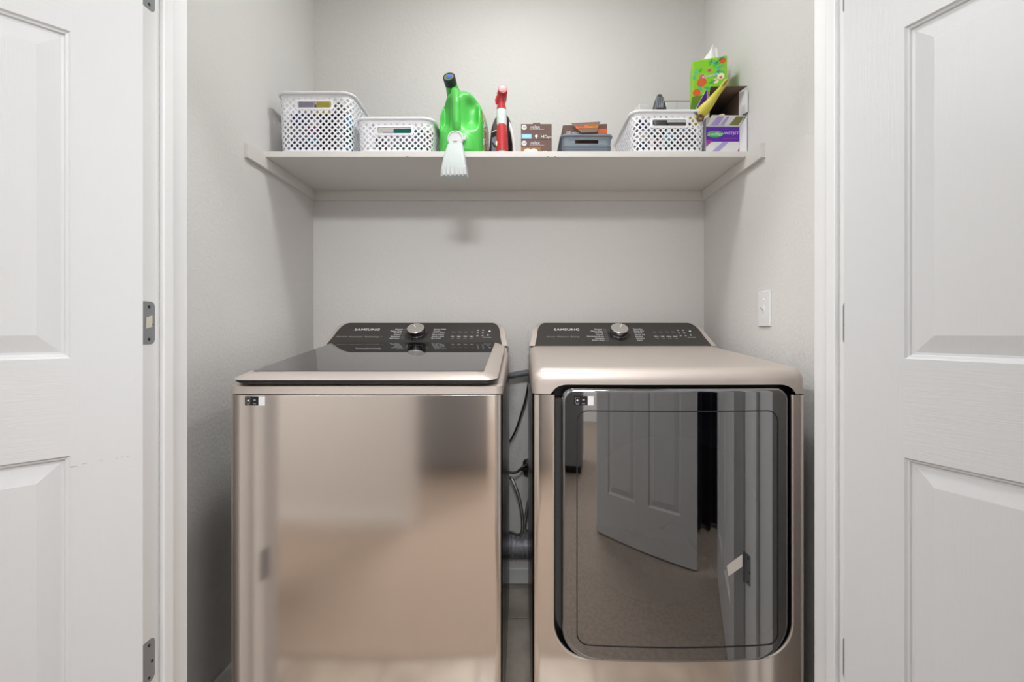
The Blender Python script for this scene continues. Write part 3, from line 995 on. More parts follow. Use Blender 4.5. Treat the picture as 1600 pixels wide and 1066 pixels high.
obj('handle', MB().box(-0.03, 0.0, -0.022, -0.012, -0.012, -0.002), 'gasket', wv, bevel=0.002)

# ------------------------------------------------------------------ lattice baskets
def make_basket(label, loc, w, d, h, rot=0):
    t = thing('lattice_basket', label, 'basket', loc, rot, 'white lattice baskets on the shelf')
    R0 = 0.032
    def path(u, f, grow=0.0):
        """point on the rounded rectangle at length fraction u, f = scale for taper"""
        W2, D2, r = w/2+grow, d/2+grow, R0+grow
        segs = [('l', (0, -D2), (W2-r, -D2)), ('a', (W2-r, -D2+r), -PI/2), ('l', (W2, -D2+r), (W2, D2-r)), ('a', (W2-r, D2-r), 0),
                ('l', (W2-r, D2), (-W2+r, D2)), ('a', (-W2+r, D2-r), PI/2), ('l', (-W2, D2-r), (-W2, -D2+r)), ('a', (-W2+r, -D2+r), PI), ('l', (-W2+r, -D2), (0, -D2))]
        Ls = [math.dist(s[1], s[2]) if s[0] == 'l' else PI/2*r for s in segs]
        q = (u % 1.0)*sum(Ls)
        for s, L in zip(segs, Ls):
            if q <= L+1e-9:
                k = q/L
                if s[0] == 'l':
                    p = (s[1][0]+(s[2][0]-s[1][0])*k, s[1][1]+(s[2][1]-s[1][1])*k)
                else:
                    a = s[2]+PI/2*k
                    p = (s[1][0]+r*math.cos(a), s[1][1]+r*math.sin(a))
                break
            q -= L
        return (p[0]*f, p[1]*f+d/2)
    per = 2*(w+d)-8*R0+2*PI*R0
    n = 2*round(per/0.0213/2)
    vb, vt = 0.008, h-0.014
    m_ = round((vt-vb)/0.0222)
    b = (vt-vb)/m_
    def pos(i, v):
        f = 0.955+0.045*v/h
        x, y = path(i/(2*n), f)
        return (x, y, v)
    mb = MB()
    idx = {}
    def V(i, k):
        key = (i % (2*n), k)
        if key not in idx:
            idx[key] = len(mb.v)
            mb.v.append(pos(i, vb+k*b/2))
        return idx[key]
    hz = h-0.042
    a_len = per/n
    for i in range(2*n):
        for k in range(0, 2*m_+1):
            if (i+k) % 2: continue
            u = i/(2*n)
            du = u if u < 0.25 else (u-1 if u > 0.75 else 9)
            dv = vb+k*b/2
            dub = u-0.5
            if k == 0:
                mb.f.append((V(i-1, 0), V(i+1, 0), V(i, 1)))
            elif k == 2*m_:
                mb.f.append((V(i-1, k), V(i, k-1), V(i+1, k)))
            else:
                o4 = [V(i-1, k), V(i, k-1), V(i+1, k), V(i, k+1)]
                c = 0.63
                inn = []
                for di, dk in ((-1, 0), (0, -1), (1, 0), (0, 1)):
                    inn.append(len(mb.v))
                    mb.v.append(pos(i+di*c, vb+(k+dk*c)*b/2))
                for q in range(4):
                    q2 = (q+1) % 4
                    mb.f.append((o4[q], o4[q2], inn[q2], inn[q]))
    N = 2*n
    for (v0, v1) in ((0.0, vb), (vt, h)):
        o_ = len(mb.v)
        for i in range(N):
            mb.v.append(pos(i, v0)); mb.v.append(pos(i, v1))
        for i in range(N):
            j = (i+1) % N
            mb.f.append((o_+2*i, o_+2*j, o_+2*j+1, o_+2*i+1))
    sh = obj('lattice_wall', mb, 'basket', t)
    bm = bmesh.new()            # cut the hand holes through the front and back lattice
    bm.from_mesh(sh.data)
    for co, no in (((0, 0, hz-0.0115), (0, 0, 1)), ((0, 0, hz+0.0125), (0, 0, 1)), ((-0.061, 0, 0), (1, 0, 0)), ((0.061, 0, 0), (1, 0, 0))):
        bmesh.ops.bisect_plane(bm, geom=bm.verts[:]+bm.edges[:]+bm.faces[:], plane_co=co, plane_no=no)
    kill = [f for f in bm.faces if abs(f.calc_center_median().x) < 0.061 and hz-0.0115 < f.calc_center_median().z < hz+0.0125]
    bmesh.ops.delete(bm, geom=kill, context='FACES')
    bm.to_mesh(sh.data)
    bm.free()
    so = sh.modifiers.new('thick', 'SOLIDIFY')
    so.thickness = 0.0022
    so.offset = 0
    NN = 96
    obj('rim', MB().tube([(*path(i/NN, 1.0, 0.003), h-0.002) for i in range(NN)], 0.0055, 8, closed=True), 'basket', t, smooth=True, angle=180)
    obj('base', MB().loft([[(*path(i/NN, 0.955), 0.0) for i in range(NN)], [(*path(i/NN, 0.955), 0.003) for i in range(NN)]]), 'basket', t)
    for yy in (0, 1):
        f = 0.955+0.045*hz/h
        yc = path(0.0 if yy == 0 else 0.5, f)[1]
        oo = rrect(-0.067, 0.067, hz-0.0175, hz+0.0185, 0.006, 5)
        ii = rrect(-0.060, 0.060, hz-0.0105, hz+0.0115, 0.006, 5)
        g = MB()
        g.loft([[(x, yc-0.0016, z) for x, z in oo], [(x, yc-0.0028, z) for x, z in ii], [(x, yc+0.0028, z) for x, z in ii], [(x, yc+0.0016, z) for x, z in oo], [(x, yc-0.0016, z) for x, z in oo]], False, False)
        obj('handle', g, 'basket', t, smooth=True, angle=30)
    return t
b1 = make_basket('tall white lattice basket at the left end of the shelf', (-0.728, 1.578, SZ), 0.262, 0.30, 0.213)
b2 = make_basket('low white lattice basket between the tall basket and the green jug', (-0.446, 1.578, SZ), 0.270, 0.30, 0.123)
b3 = make_basket('white lattice basket at the right beside the purple boxes', (0.523, 1.578, SZ), 0.262, 0.31, 0.149)

# things inside the baskets
def carton(name, lab, cat, loc, w, d, h, m, rot=0, band=None, tilt=0, grp=None):
    t = thing(name, lab, cat, loc, rot, grp)
    if tilt: t.rotation_euler = (0, tilt, rot)
    obj('body', MB().box(-w/2, w/2, -d/2, d/2, 0, h), m, t, bevel=0.003)
    if band:
        obj('printed_band', MB().box(-w/2-0.0006, w/2+0.0006, -d/2-0.0006, d/2+0.0006, h*0.35, h*0.7), band, t)
    return t
def bottle(name, lab, loc, r, h, m, capm='white_plastic', band=None, grp=None):
    t = thing(name, lab, 'bottle', loc, 0, grp)
    obj('body', MB().lathe([(r*0.9, 0), (r, 0.006), (r, h*0.66), (r*0.85, h*0.74), (r*0.4, h*0.82), (r*0.38, h*0.86)], 20), m, t, smooth=True)
    obj('cap', MB().lathe([(r*0.46, h*0.85), (r*0.46, h*0.985), (r*0.4, h)], 16), capm, t, smooth=True)
    if band:
        obj('label_band', MB().lathe([(r+0.0006, h*0.2), (r+0.0006, h*0.55)], 20), band, t, smooth=True)
    return t
zb = SZ+0.004
carton('detergent_box', 'navy blue packet at the left inside the tall basket', 'packet', (-0.800, 1.632, zb), 0.055, 0.05, 0.150, 'navy', 0.1, 'slate')
bottle('spray_can', 'magenta bottle beside the navy packet inside the tall basket', (-0.752, 1.635, zb), 0.021, 0.140, 'magenta', 'pale', 'cyan')
carton('black_pouch', 'black pouch in the middle of the tall basket', 'pouch', (-0.700, 1.637, zb), 0.060, 0.05, 0.150, 'black', 0.0)
carton('grey_pouch', 'grey pouch right of the black pouch in the tall basket', 'pouch', (-0.653, 1.645, zb), 0.026, 0.04, 0.150, 'slate', 0.0)
bottle('blue_bottle', 'blue bottle with white cap at the right of the tall basket', (-0.625, 1.63, zb), 0.0165, 0.185, 'cyan', 'white_plastic', 'dteal')
carton('grey_packet', 'grey packet seen at the left of the tall basket handle', 'packet', (-0.772, 1.632, zb+0.1505), 0.056, 0.045, 0.046, 'mauve', 0.0, None)
carton('yellow_packet', 'mustard yellow packet seen in the middle of the tall basket handle', 'packet', (-0.711, 1.632, zb+0.1505), 0.050, 0.045, 0.046, 'mustard', 0.0, None)
carton('charcoal_packet', 'charcoal packet seen at the right of the tall basket handle', 'packet', (-0.662, 1.636, zb+0.1505), 0.040, 0.045, 0.043, 'charcoal', 0.0, None)
carton('teal_carton', 'dark teal carton in the middle of the low basket', 'carton', (-0.405, 1.63, zb), 0.105, 0.05, 0.096, 'dteal', 0.0, 'slate')
carton('dark_pouch', 'dark pouch left of the teal carton in the low basket', 'pouch', (-0.512, 1.64, zb), 0.035, 0.05, 0.07, 'cap_dark', 0.1)
carton('mauve_carton', 'mauve carton at the left behind the low basket handle', 'carton', (-0.483, 1.685, zb), 0.06, 0.04, 0.112, 'mauve', 0.0)
carton('red_packet', 'dull red packet at the right of the low basket', 'packet', (-0.337, 1.665, zb), 0.022, 0.05, 0.105, 'maroon', 0.1)
# crumpled clear wrap peeking over the low basket
wr = MB()
rows = []
for i in range(7):
    rows.append([(-0.025+0.05*i/6+0.004*noise.noise(Vector((i, j, 3))), 0.01*noise.noise(Vector((i*2.1, j*1.7, 0)))+0.004*j, 0.0+0.045*j+0.014*noise.noise(Vector((i*1.3, j, 9)))*(j == 3)) for j in range(4)])
wr.loft(rows, False, False, closed=False)
tag(obj('plastic_wrap', wr, 'clear', loc=(-0.435, 1.82, zb), smooth=True), 'crumpled clear wrap peeking above the low basket', 'wrap')
# right basket
brush = thing('scrub_brush', 'dark grey scrub brush standing up in the right basket', 'brush', (0.502, 1.655, zb))
brush.rotation_euler = (0, 0.06, 0)
bo = []
for k in range(13):
    z = 0.10+0.150*k/12
    u = k/12
    wdt = 0.030*(1-u**3.2*0.72)
    dp = 0.022*(1-0.55*u**2)
    bo.append([(wdt*math.copysign(abs(math.cos(a))**0.8, math.cos(a)), dp*math.copysign(abs(math.sin(a))**0.8, math.sin(a))+0.018*u*u, z) for a in [2*PI*q/20 for q in range(20)]])
obj('head', MB().loft(bo), 'charcoal', brush, smooth=True, angle=60)
obj('handle', MB().tube([(0, 0, 0), (0, 0, 0.05), (0, 0, 0.11)], [0.012, 0.014, 0.02], 12), 'black', brush, smooth=True)
for k in range(5):
    x = -0.020+0.006*k
    obj('ridge', MB().tube([(x, -0.020, 0.185), (x+0.002, -0.017+0.004, 0.21), (x+0.006, -0.004, 0.232)], 0.0017, 6), 'slate', brush)
wt = carton('foam_panel_box', 'tall white carton standing behind the right basket against the wall', 'carton', (0.690, 1.921, SZ), 0.150, 0.04, 0.352, 'carton_white', 0.0, None)
obj('seam', MB().box(-0.030, -0.0285, -0.0206, -0.02, 0, 0.348), 'mauve', wt)
obj('kraft_edge', MB().box(-0.075, 0.075, -0.0204, 0.0204, 0.349, 0.353), 'kraft_in', wt)
carton('white_pad_box', 'white carton left of the scrub brush in the right basket', 'carton', (0.452, 1.675, zb), 0.045, 0.05, 0.205, 'pale', 0.2, 'slate')
carton('black_cloth_pack', 'black packet behind the handle of the right basket', 'packet', (0.583, 1.660, zb), 0.086, 0.02, 0.140, 'charcoal', 0.0)
bottle('cyan_bottle', 'cyan bottle lying low in the right basket', (0.535, 1.622, zb), 0.017, 0.10, 'cyan', 'white_plastic', 'dteal')
bottle('maroon_bottle', 'maroon bottle left of the cyan bottle in the right basket', (0.497, 1.625, zb), 0.014, 0.09, 'maroon', 'black')
carton('navy_pack', 'navy packet at the left inside the right basket', 'packet', (0.432, 1.618, zb), 0.03, 0.04, 0.125, 'navy', 0.1, 'pale')
carton('grey_pack', 'grey packet at the right inside the right basket', 'packet', (0.600, 1.622, zb), 0.055, 0.03, 0.10, 'slate', 0.0, 'charcoal')
yb_ = thing('squeeze_bottle', 'yellow-green tapered squeeze bottle leaning out of the right basket', 'bottle', (0.610, 1.602, SZ+0.114))
pp = [(0.0, 0, 0.0), (0.026, -0.016, 0.030), (0.046, -0.036, 0.052), (0.064, -0.047, 0.076), (0.082, -0.052, 0.098)]
obj('body', MB().tube(spl(pp, 5), [0.020]*5+[0.020]*3+[0.019, 0.018, 0.017, 0.016, 0.015, 0.014, 0.013, 0.012, 0.011, 0.0105, 0.010, 0.0095, 0.009], 16), 'yellow', yb_, smooth=True)
tip = obj('nozzle', MB().tube([(0.080, -0.052, 0.095), (0.091, -0.054, 0.110), (0.101, -0.056, 0.124)], [0.0085, 0.0095, 0.008], 12), 'yellow', yb_, smooth=True)
for k in range(3):
    obj('nozzle_rib', MB().tube([(0.084+0.004*k-0.003, -0.0615, 0.101+0.002*k), (0.096+0.004*k-0.003, -0.0635, 0.119+0.002*k)], 0.0016, 6), 'olive_ring', tip)
fl_ = thing('hook_clip', 'small dark clip hooked on the right basket corner', 'clip', (0.628, 1.571, SZ+0.120))
obj('clip_body', MB().tube([(0.010*math.cos(a), -0.002, 0.010*math.sin(a)) for a in [2*PI*k/14 for k in range(14)]], 0.004, 8, closed=True), 'brown_box', fl_, smooth=True)
obj('clip_arm', MB().tube([(-0.004, 0.002, 0.008), (-0.016, 0.004, 0.024), (-0.010, 0.014, 0.034)], 0.004, 8), 'dusk', fl_, smooth=True)

# ------------------------------------------------------------------ green detergent jug
jug = thing('detergent_jug', 'bright green detergent jug with white tap hanging over the shelf edge', 'jug', (-0.2115, 1.690, SZ), -0.07)
def jug_w(u):       # half width by height fraction
    return 0.086*(1.0 if u < 0.45 else math.sqrt(max(0, 1-((u-0.45)/0.58)**2.3)))
def jug_d(u):
    return 0.108*(1.0 if u < 0.5 else math.sqrt(max(0, 1-((u-0.5)/0.56)**2.6)))
rings = []
NZ, NA = 54, 72
Hj = 0.252
for k in range(NZ+1):
    u = k/NZ
    z = Hj*u
    wd, dp = jug_w(u), jug_d(u)
    if u < 0.03:
        wd *= 0.93+0.07*u/0.03
        dp *= 0.93+0.07*u/0.03
    ring = []
    for q in range(NA):
        a = 2*PI*q/NA
        c, s_ = math.cos(a), math.sin(a)
        x = wd*math.copysign(abs(c)**0.62, c)-0.018*max(0, u-0.55)
        y = dp*math.copysign(abs(s_)**0.62, s_)
        if s_ < 0:      # front: grip hollows either side of the handle ridge
            for hx, sx in ((0.036, 0.026), (-0.054, 0.020)):
                g = math.exp(-(((x-hx)/sx)**4))*math.exp(-(((z-0.158)/0.058)**4))
                y += g*0.046
            # rounded boss round the tap
            g = max(0, 1-((x+0.004)/0.062)**2-((z-0.02)/0.060)**2)
            y -= 0.016*g**0.5
        ring.append((x, y, z))
    rings.append(ring)
jb = obj('body', MB().loft(rings), 'green', jug, smooth=True, angle=75)
obj('handle', MB().tube(spl([(-0.036, -0.010, 0.262), (-0.026, -0.058, 0.246), (-0.012, -0.100, 0.195), (-0.010, -0.106, 0.150), (-0.008, -0.106, 0.105), (-0.006, -0.092, 0.075)], 6), 0.0145, 16), 'green', jug, smooth=True)
na = Vector((-0.06, -0.90, 0.42)).normalized()
nb = Vector((-0.041, 0.004, 0.264))
def axis_m(o_, d):
    return Matrix.Translation(o_) @ d.to_track_quat('Z', 'Y').to_matrix().to_4x4()
An = axis_m(nb, na)
obj('neck', MB().lathe([(0.030, -0.03), (0.028, 0.0), (0.0235, 0.03), (0.021, 0.052)], 24, An), 'green', jug, smooth=True)
cp = obj('cap', MB().lathe([(0.0185, 0.048), (0.0225, 0.050), (0.0225, 0.078), (0.0205, 0.080), (0.0185, 0.080), (0.0180, 0.074)], 28, An), 'cap_dark', jug, smooth=True, angle=40)
obj('cap_ring', MB().lathe([(0.0178, 0.0735), (0.0178, 0.0785), (0.011, 0.0785)], 24, An), 'olive_ring', cp)
obj('cap_disc', MB().lathe([(0.0108, 0.0765), (0.0108, 0.0800), (0.007, 0.0806)], 20, An), 'blue', cp, smooth=True)
# label wrapped on the right flank
lab = []
for k in range(2, 38):
    u = k/54
    z = Hj*u
    row = []
    for q in range(13):
        a = -0.52+1.04*q/12
        c, s_ = math.cos(a), math.sin(a)
        row.append((jug_w(u)*abs(c)**0.62-0.018*max(0, u-0.55)+0.0012, jug_d(u)*math.copysign(abs(s_)**0.62, s_), z))
    lab.append(row)
o = obj('side_label', MB().loft(lab, False, False, closed=False), 'label_print', jug, smooth=True)
o['label'] = 'multicoloured printed label'
# tap with drip cup in front of the shelf edge
tap = obj('tap', MB().lathe([(0.017, -0.024), (0.018, 0.0), (0.027, 0.004), (0.028, 0.016), (0.024, 0.019), (0.023, 0.016), (0.012, 0.017)], 28, Matrix.Translation((-0.006, -0.124, 0.040)) @ Matrix.Rotation(PI/2, 4, 'X')), 'white_plastic', jug, smooth=True, angle=40)
obj('push_button', MB().box(-0.013, 0.001, -0.1455, -0.141, 0.030, 0.0335), 'pale', tap)
obj('tap_lug', MB().box(0.020, 0.030, -0.138, -0.126, 0.036, 0.048), 'white_plastic', tap, bevel=0.002)
obj('tap_marker', MB().box(-0.012, 0.002, -0.134, -0.126, 0.066, 0.071), 'red', tap, bevel=0.001)
cup = []
for z, wd, y0, y1 in ((0.020, 0.026, -0.150, -0.133), (-0.003, 0.031, -0.158, -0.132), (-0.040, 0.038, -0.170, -0.132), (-0.078, 0.044, -0.176, -0.132), (-0.100, 0.046, -0.172, -0.132)):
    cup.append([(x-0.006, y, z) for x, y in rrect(-wd, wd, y0, y1, 0.008, 4)])
cu = obj('drip_cup', MB().loft(cup), mat('translucent_white_plastic', (204, 213, 211), 0.4), jug, smooth=True, angle=50)
for k in range(6):
    x = -0.042+0.0145*k
    obj('cup_rib', MB().loft([[(x, -0.178, -0.098), (x+0.010, -0.178, -0.098), (x+0.010, -0.170, -0.100), (x, -0.170, -0.100)], [(x, -0.1805, -0.074+0.003*math.sin(k)), (x+0.007, -0.1805, -0.070+0.003*math.sin(k)), (x+0.007, -0.172, -0.066), (x, -0.172, -0.066)]]), 'white_plastic', cu, bevel=0.001)

# ------------------------------------------------------------------ dark handheld appliance and red sprayer
ap = thing('handheld_cleaner', 'dark handheld cleaner with grey trim behind the red sprayer', 'appliance', (-0.077, 1.672, SZ))
rg = []
for k in range(17):
    u = k/16
    z = 0.178*u
    wd = 0.047*(1-0.25*u) if u < 0.6 else 0.047*0.85*math.sqrt(max(0.0, 1-((u-0.6)/0.42)**2))
    rg.append([(wd*math.copysign(abs(math.cos(a))**0.8, math.cos(a))+0.008*u, (0.055*(1-0.4*u*u))*math.sin(a), z) for a in [2*PI*q/28 for q in range(28)]])
obj('shell', MB().loft(rg), 'gasket', ap, smooth=True, angle=60)
def patch_on(z0, z1, m, nm, x0=-0.034, x1=-0.004, off=0.0015):
    rows = []
    for k in range(7):
        z = z0+(z1-z0)*k/6
        u = z/0.178
        wd = 0.047*(1-0.25*u) if u < 0.6 else 0.047*0.85*math.sqrt(max(0.0, 1-((u-0.6)/0.42)**2))
        row = []
        for q in range(9):
            x = x0+(x1-x0)*q/8
            xx = max(-0.98, min(0.98, (x-0.008*u)/max(wd, 1e-4)))
            s_ = (1-abs(xx)**2.5)**0.5
            row.append((x, -(0.055*(1-0.4*u*u))*s_-off, z))
        rows.append(row)
    return obj(nm, MB().loft(rows, False, False, closed=False), m, ap, smooth=True)
patch_on(0.105, 0.150, 'dusk', 'smoked_cover', -0.026)
patch_on(0.100, 0.1045, 'carton_white', 'trim_line', -0.030)
patch_on(0.015, 0.079, 'slate', 'grey_front', -0.030)
v_ = [(-0.026, 0.052), (-0.018, 0.038), (-0.010, 0.052)]
obj('pointed_mark', MB().tube([(x, -0.0585, z) for x, z in v_], 0.0028, 8), 'black', ap)
obj('grey_fin', MB().tube(spl([(0.030, -0.02, 0.145), (0.044, -0.035, 0.10), (0.052, -0.045, 0.05), (0.055, -0.048, 0.0)], 5), 0.006, 10), 'pale', ap, smooth=True)

sp = thing('red_sprayer', 'slim red sprayer with clear collar standing beside the green jug', 'sprayer', (-0.066, 1.588, SZ))
sp.rotation_euler = (0, -0.02, 0)
def oval(z, a, b, dx=0.0, dy=0.0):
    return [(dx+a*math.cos(t), dy+b*math.sin(t), z) for t in [2*PI*q/28 for q in range(28)]]
obj('foot', MB().loft([oval(0, 0.019, 0.025), oval(0.005, 0.0195, 0.0255)]), 'pale', sp, smooth=True, angle=40)
obj('body', MB().loft([oval(0.0045, 0.0205, 0.027), oval(0.012, 0.0215, 0.028), oval(0.06, 0.0205, 0.027), oval(0.098, 0.0178, 0.024), oval(0.108, 0.0155, 0.021), oval(0.112, 0.011, 0.015)]), 'red', sp, smooth=True, angle=60)
obj('collar', MB().loft([oval(0.100, 0.0175, 0.0235), oval(0.110, 0.0182, 0.024), oval(0.150, 0.0178, 0.023), oval(0.158, 0.016, 0.021)]), 'clear', sp, smooth=True, angle=60)
obj('neck', MB().loft([oval(0.154, 0.0168, 0.022), oval(0.164, 0.0165, 0.022), oval(0.180, 0.0135, 0.019), oval(0.205, 0.0142, 0.02), oval(0.216, 0.015, 0.021)]), 'red', sp, smooth=True, angle=60)
hm = axis_m(Vector((0.002, 0.020, 0.207)), Vector((0.10, -1, 0.22)).normalized())
hd = obj('spray_head', MB().lathe([(0.0155, -0.01), (0.0168, 0.0), (0.0168, 0.046), (0.0155, 0.049)], 26, hm), 'red', sp, smooth=True, angle=40)
obj('nozzle_disc', MB().lathe([(0.012, 0.0488), (0.012, 0.0500), (0.004, 0.0503)], 22, hm), 'pink', hd)
obj('trigger', MB().tube([(-0.014, 0.0, 0.206), (-0.0175, -0.006, 0.190), (-0.0165, -0.004, 0.176)], [0.004, 0.0045, 0.003], 8), 'red', sp, smooth=True)
obj('small_tag', MB().prism(rrect(-0.0215, -0.016, 0.022, 0.036, 0.002, 3), 'y', -0.0275, -0.0175), 'cream', sp)

# ------------------------------------------------------------------ light bulb cartons
def bulb_box(z, label, lower):
    t = thing('bulb_carton', label, 'carton', (0.055, 1.600, z), 0, 'stacked bulb cartons')
    w, d, h = 0.1095, 0.115, 0.0568
    obj('body', MB().box(-w/2, w/2, 0, d, 0, h), 'brown_box', t, bevel=0.0012)
    X, Z = (1, 0, 0), (0, 0, 1)
    yf = -0.0003
    text('lettering', 'relax', 0.016, 'print', t, (-0.004, yf, h-0.0115), X, Z, 'CENTER', 0.0002, wide=1.05)
    obj('small_print', MB().box(-0.024, 0.028, -0.0005, 0, h-0.0205, h-0.0185), 'print_dim', t)
    em = obj('round_emblem', MB().lathe([(0.0092, 0), (0.0092, 0.0005), (0.001, 0.0005)], 24, Matrix.Translation((-0.0435, 0, h-0.0125)) @ Matrix.Rotation(PI/2, 4, 'X')), 'print', t)
    text('lettering', 'GE', 0.0088, 'brown_box', em, (-0.0435, -0.0007, h-0.0125), X, Z, 'CENTER', 0.0002)
    text('lettering', 'HD', 0.017, 'print', t, (0.028, yf, 0.0105), X, Z, 'CENTER', 0.0002)
    text('lettering', 'light', 0.011, 'print', t, (0.045, yf, 0.0095), X, Z, 'CENTER', 0.0002)
    if lower:
        obj('amber_panel', MB().box(-w/2, 0.015, -0.0003, 0, 0, 0.031), 'brown_light', t)
        for x in (-0.031, -0.009):
            obj('bulb_picture', MB().lathe([(0.0155, 0), (0.0155, 0.0008), (0.001, 0.0009)], 28, Matrix.Translation((x, 0, 0.010)) @ Matrix.Rotation(PI/2, 4, 'X')), 'print', t)
    else:
        obj('blue_panel', MB().box(-w/2+0.002, -0.017, -0.0006, 0, 0.004, 0.0205), 'sky', t)
        text('lettering', '60W', 0.0125, 'print', t, (-0.035, -0.0008, 0.012), X, Z, 'CENTER', 0.0002)
        bl = obj('bulb_icon', MB().lathe([(0.0052, 0), (0.0052, 0.0006), (0.001, 0.0007)], 18, Matrix.Translation((0.0, 0, 0.013)) @ Matrix.Rotation(PI/2, 4, 'X')), 'print', t)
        obj('bulb_base', MB().box(-0.0025, 0.0025, -0.0006, 0, 0.003, 0.008), 'print_dim', bl)
        obj('hang_flap', MB().prism([(-0.014, h), (0.016, h), (0.012, h+0.0045), (-0.010, h+0.0045)], 'y', 0.002, 0.004), 'brown_box', t)
bulb_box(SZ, 'brown light bulb carton with bulb pictures, lower of the stacked two', True)
bulb_box(SZ+0.0570, 'brown light bulb carton with light blue panel, upper of the stacked two', False)

# ------------------------------------------------------------------ grey woven bin with a bulb carton in it
bn = thing('woven_bin', 'small grey woven plastic bin between bulb cartons and right basket', 'bin', (0.233, 1.585, SZ))
w, d, h, tk = 0.178, 0.20, 0.070, 0.003
def bin_ring(z, ins=0.0):
    g = 0.004*z/h
    return [(x, y, z) for x, y in rrect(-w/2-g+0.004+ins, w/2+g-0.004-ins, 0.004-g+ins, d-0.004+g-ins, 0.018, 5)]
sl0, sl1, sz0, sz1 = -0.041, 0.041, 0.0375, 0.0505
def side_strip(z0, z1):
    a = [bin_ring(z0), bin_ring(z1)]
    b_ = [bin_ring(z1, tk), bin_ring(z0, tk)]
    return a+b_+[a[0]]
wb = MB()
wb.loft(side_strip(0.0, sz0), False, False)
wb.loft(side_strip(sz1, h-0.008), False, False)
# slotted height: walls everywhere except the hand hole in the front
ra, rb2 = bin_ring(sz0), bin_ring(sz1)
def cut(ring):
    pts = [p for p in ring]
    bl = [i for i, p in enumerate(pts) if p[1] < 0.006 and abs(p[0]) > 0.05]
    return pts
n_ = len(ra)
for i in range(n_):
    j = (i+1) % n_
    p, q = ra[i], ra[j]
    if p[1] < 0.006 and q[1] < 0.006 and abs(p[0]-q[0]) > 0.1:
        for (xa, xb) in ((min(p[0], q[0]), sl0), (sl1, max(p[0], q[0]))):
            wb.box(xa, xb, p[1], p[1]+tk, sz0, sz1)
    else:
        ia, ja = bin_ring(sz0, tk)[i], bin_ring(sz0, tk)[j]
        wb.add([p, q, rb2[j], rb2[i], ia, ja, bin_ring(sz1, tk)[j], bin_ring(sz1, tk)[i]], [(0, 1, 2, 3), (5, 4, 7, 6)])
obj('wall', wb, 'bin_grey', bn, smooth=True, angle=30)
obj('base', MB().loft([bin_ring(0.0, 0.001), bin_ring(0.003, 0.001)]), 'bin_grey', bn)
obj('rim', MB().tube([(p[0], p[1], h-0.004) for p in bin_ring(h)], 0.0052, 8, closed=True), 'bin_grey', bn, smooth=True, angle=180)
for k in range(8):          # raised weave rows
    z = 0.006+0.0062*k
    if sz0-0.004 < z < sz1+0.003: continue
    obj('weave_row', MB().tube([(p[0], p[1]-0.0003, p[2]) for p in bin_ring(z)], 0.0021, 6, closed=True), 'bin_grey', bn, smooth=True, angle=180)
bc = thing('bulb_carton', 'brown bulb carton with orange print standing in the grey bin', 'carton', (0.233, 1.605, SZ+0.004), 0.0)
bc.rotation_euler = (0, -0.035, 0)
obj('body', MB().box(-0.079, 0.079, 0, 0.12, 0.0, 0.110), 'brown_box', bc, bevel=0.0012)
obj('orange_corner', MB().box(0.045, 0.0793, -0.0004, 0.02, 0.075, 0.092), 'orange', bc)
text('lettering', 'GE relax', 0.013, 'print', bc, (-0.045, -0.0004, 0.082), (1, 0, 0), (0, 0, 1), 'CENTER', 0.0002)
trap = [(-0.052, 0.108), (0.052, 0.110), (0.036, 0.069), (-0.018, 0.069)]
fp_ = obj('printed_flap', MB().loft([[(x, -0.0275+0.24*(z-0.069), z) for x, z in trap], [(x, -0.0265+0.24*(z-0.069), z) for x, z in trap]]), 'kraft_in', bc)
def on_flap(x0, x1, z0, z1, m, nm):
    q = [(x0, z0), (x1, z0), (x1, z1), (x0, z1)]
    return obj(nm, MB().loft([[(x, -0.0282+0.24*(z-0.069), z) for x, z in q], [(x, -0.0275+0.24*(z-0.069), z) for x, z in q]]), m, fp_)
on_flap(-0.036, 0.042, 0.086, 0.099, 'orange', 'orange_band')
on_flap(0.006, 0.040, 0.088, 0.097, mat('amber_print', (240, 176, 50), 0.5), 'amber_band')
on_flap(-0.034, -0.006, 0.0875, 0.0985, 'cream', 'cream_band')

# ------------------------------------------------------------------ boxes at the right end
X, Z = (1, 0, 0), (0, 0, 1)
wj = thing('pad_refill_box', 'purple and white mop pad box standing on the shelf by the right wall', 'box', (0.721, 1.600, SZ))
w, h, d = 0.120, 0.140, 0.24
body = obj('body', MB().box(-w/2, w/2, 0, d, 0, h-0.004), 'carton_white', wj, bevel=0.001)
obj('purple_band', MB().box(-w/2, w/2, -0.0004, 0, 0.050, 0.102), 'purple', wj)
obj('white_top_band', MB().box(-w/2, w/2, -0.0004, 0, 0.102, 0.104), 'lilac', wj)
def poly(nm, pts, m, par, y=-0.0006, t=0.0004):
    return obj(nm, MB().prism(pts, 'y', y, y+t), m, par)
poly('lilac_stripe', [(-0.055, 0.0), (-0.030, 0.0), (0.022, 0.050), (0.0, 0.050)], 'lilac', wj)
poly('magenta_corner', [(-0.060, 0.032), (-0.060, 0.056), (-0.040, 0.056), (-0.040, 0.050)], 'magenta', wj, -0.0009)
poly('magenta_corner', [(0.060, 0.004), (0.060, 0.030), (0.050, 0.012)], 'magenta', wj)
poly('oval_badge', [(-0.028+0.030*math.cos(a), 0.077+0.012*math.sin(a)+0.05*0.01*math.cos(a)) for a in [2*PI*k/24 for k in range(24)]], 'leaf', wj, -0.0010)
text('lettering', 'Swiffer', 0.020, 'print', wj, (-0.028, -0.0013, 0.077), X, (0.1, 0, 1), 'CENTER', 0.0002, shear=0.2)
text('lettering', 'WETJET', 0.0145, 'print', wj, (0.030, -0.0008, 0.080), X, Z, 'CENTER', 0.0002, shear=0.1, wide=1.05)
obj('pink_line', MB().box(0.0, 0.05, -0.0008, 0, 0.060, 0.0625), 'magenta', wj)
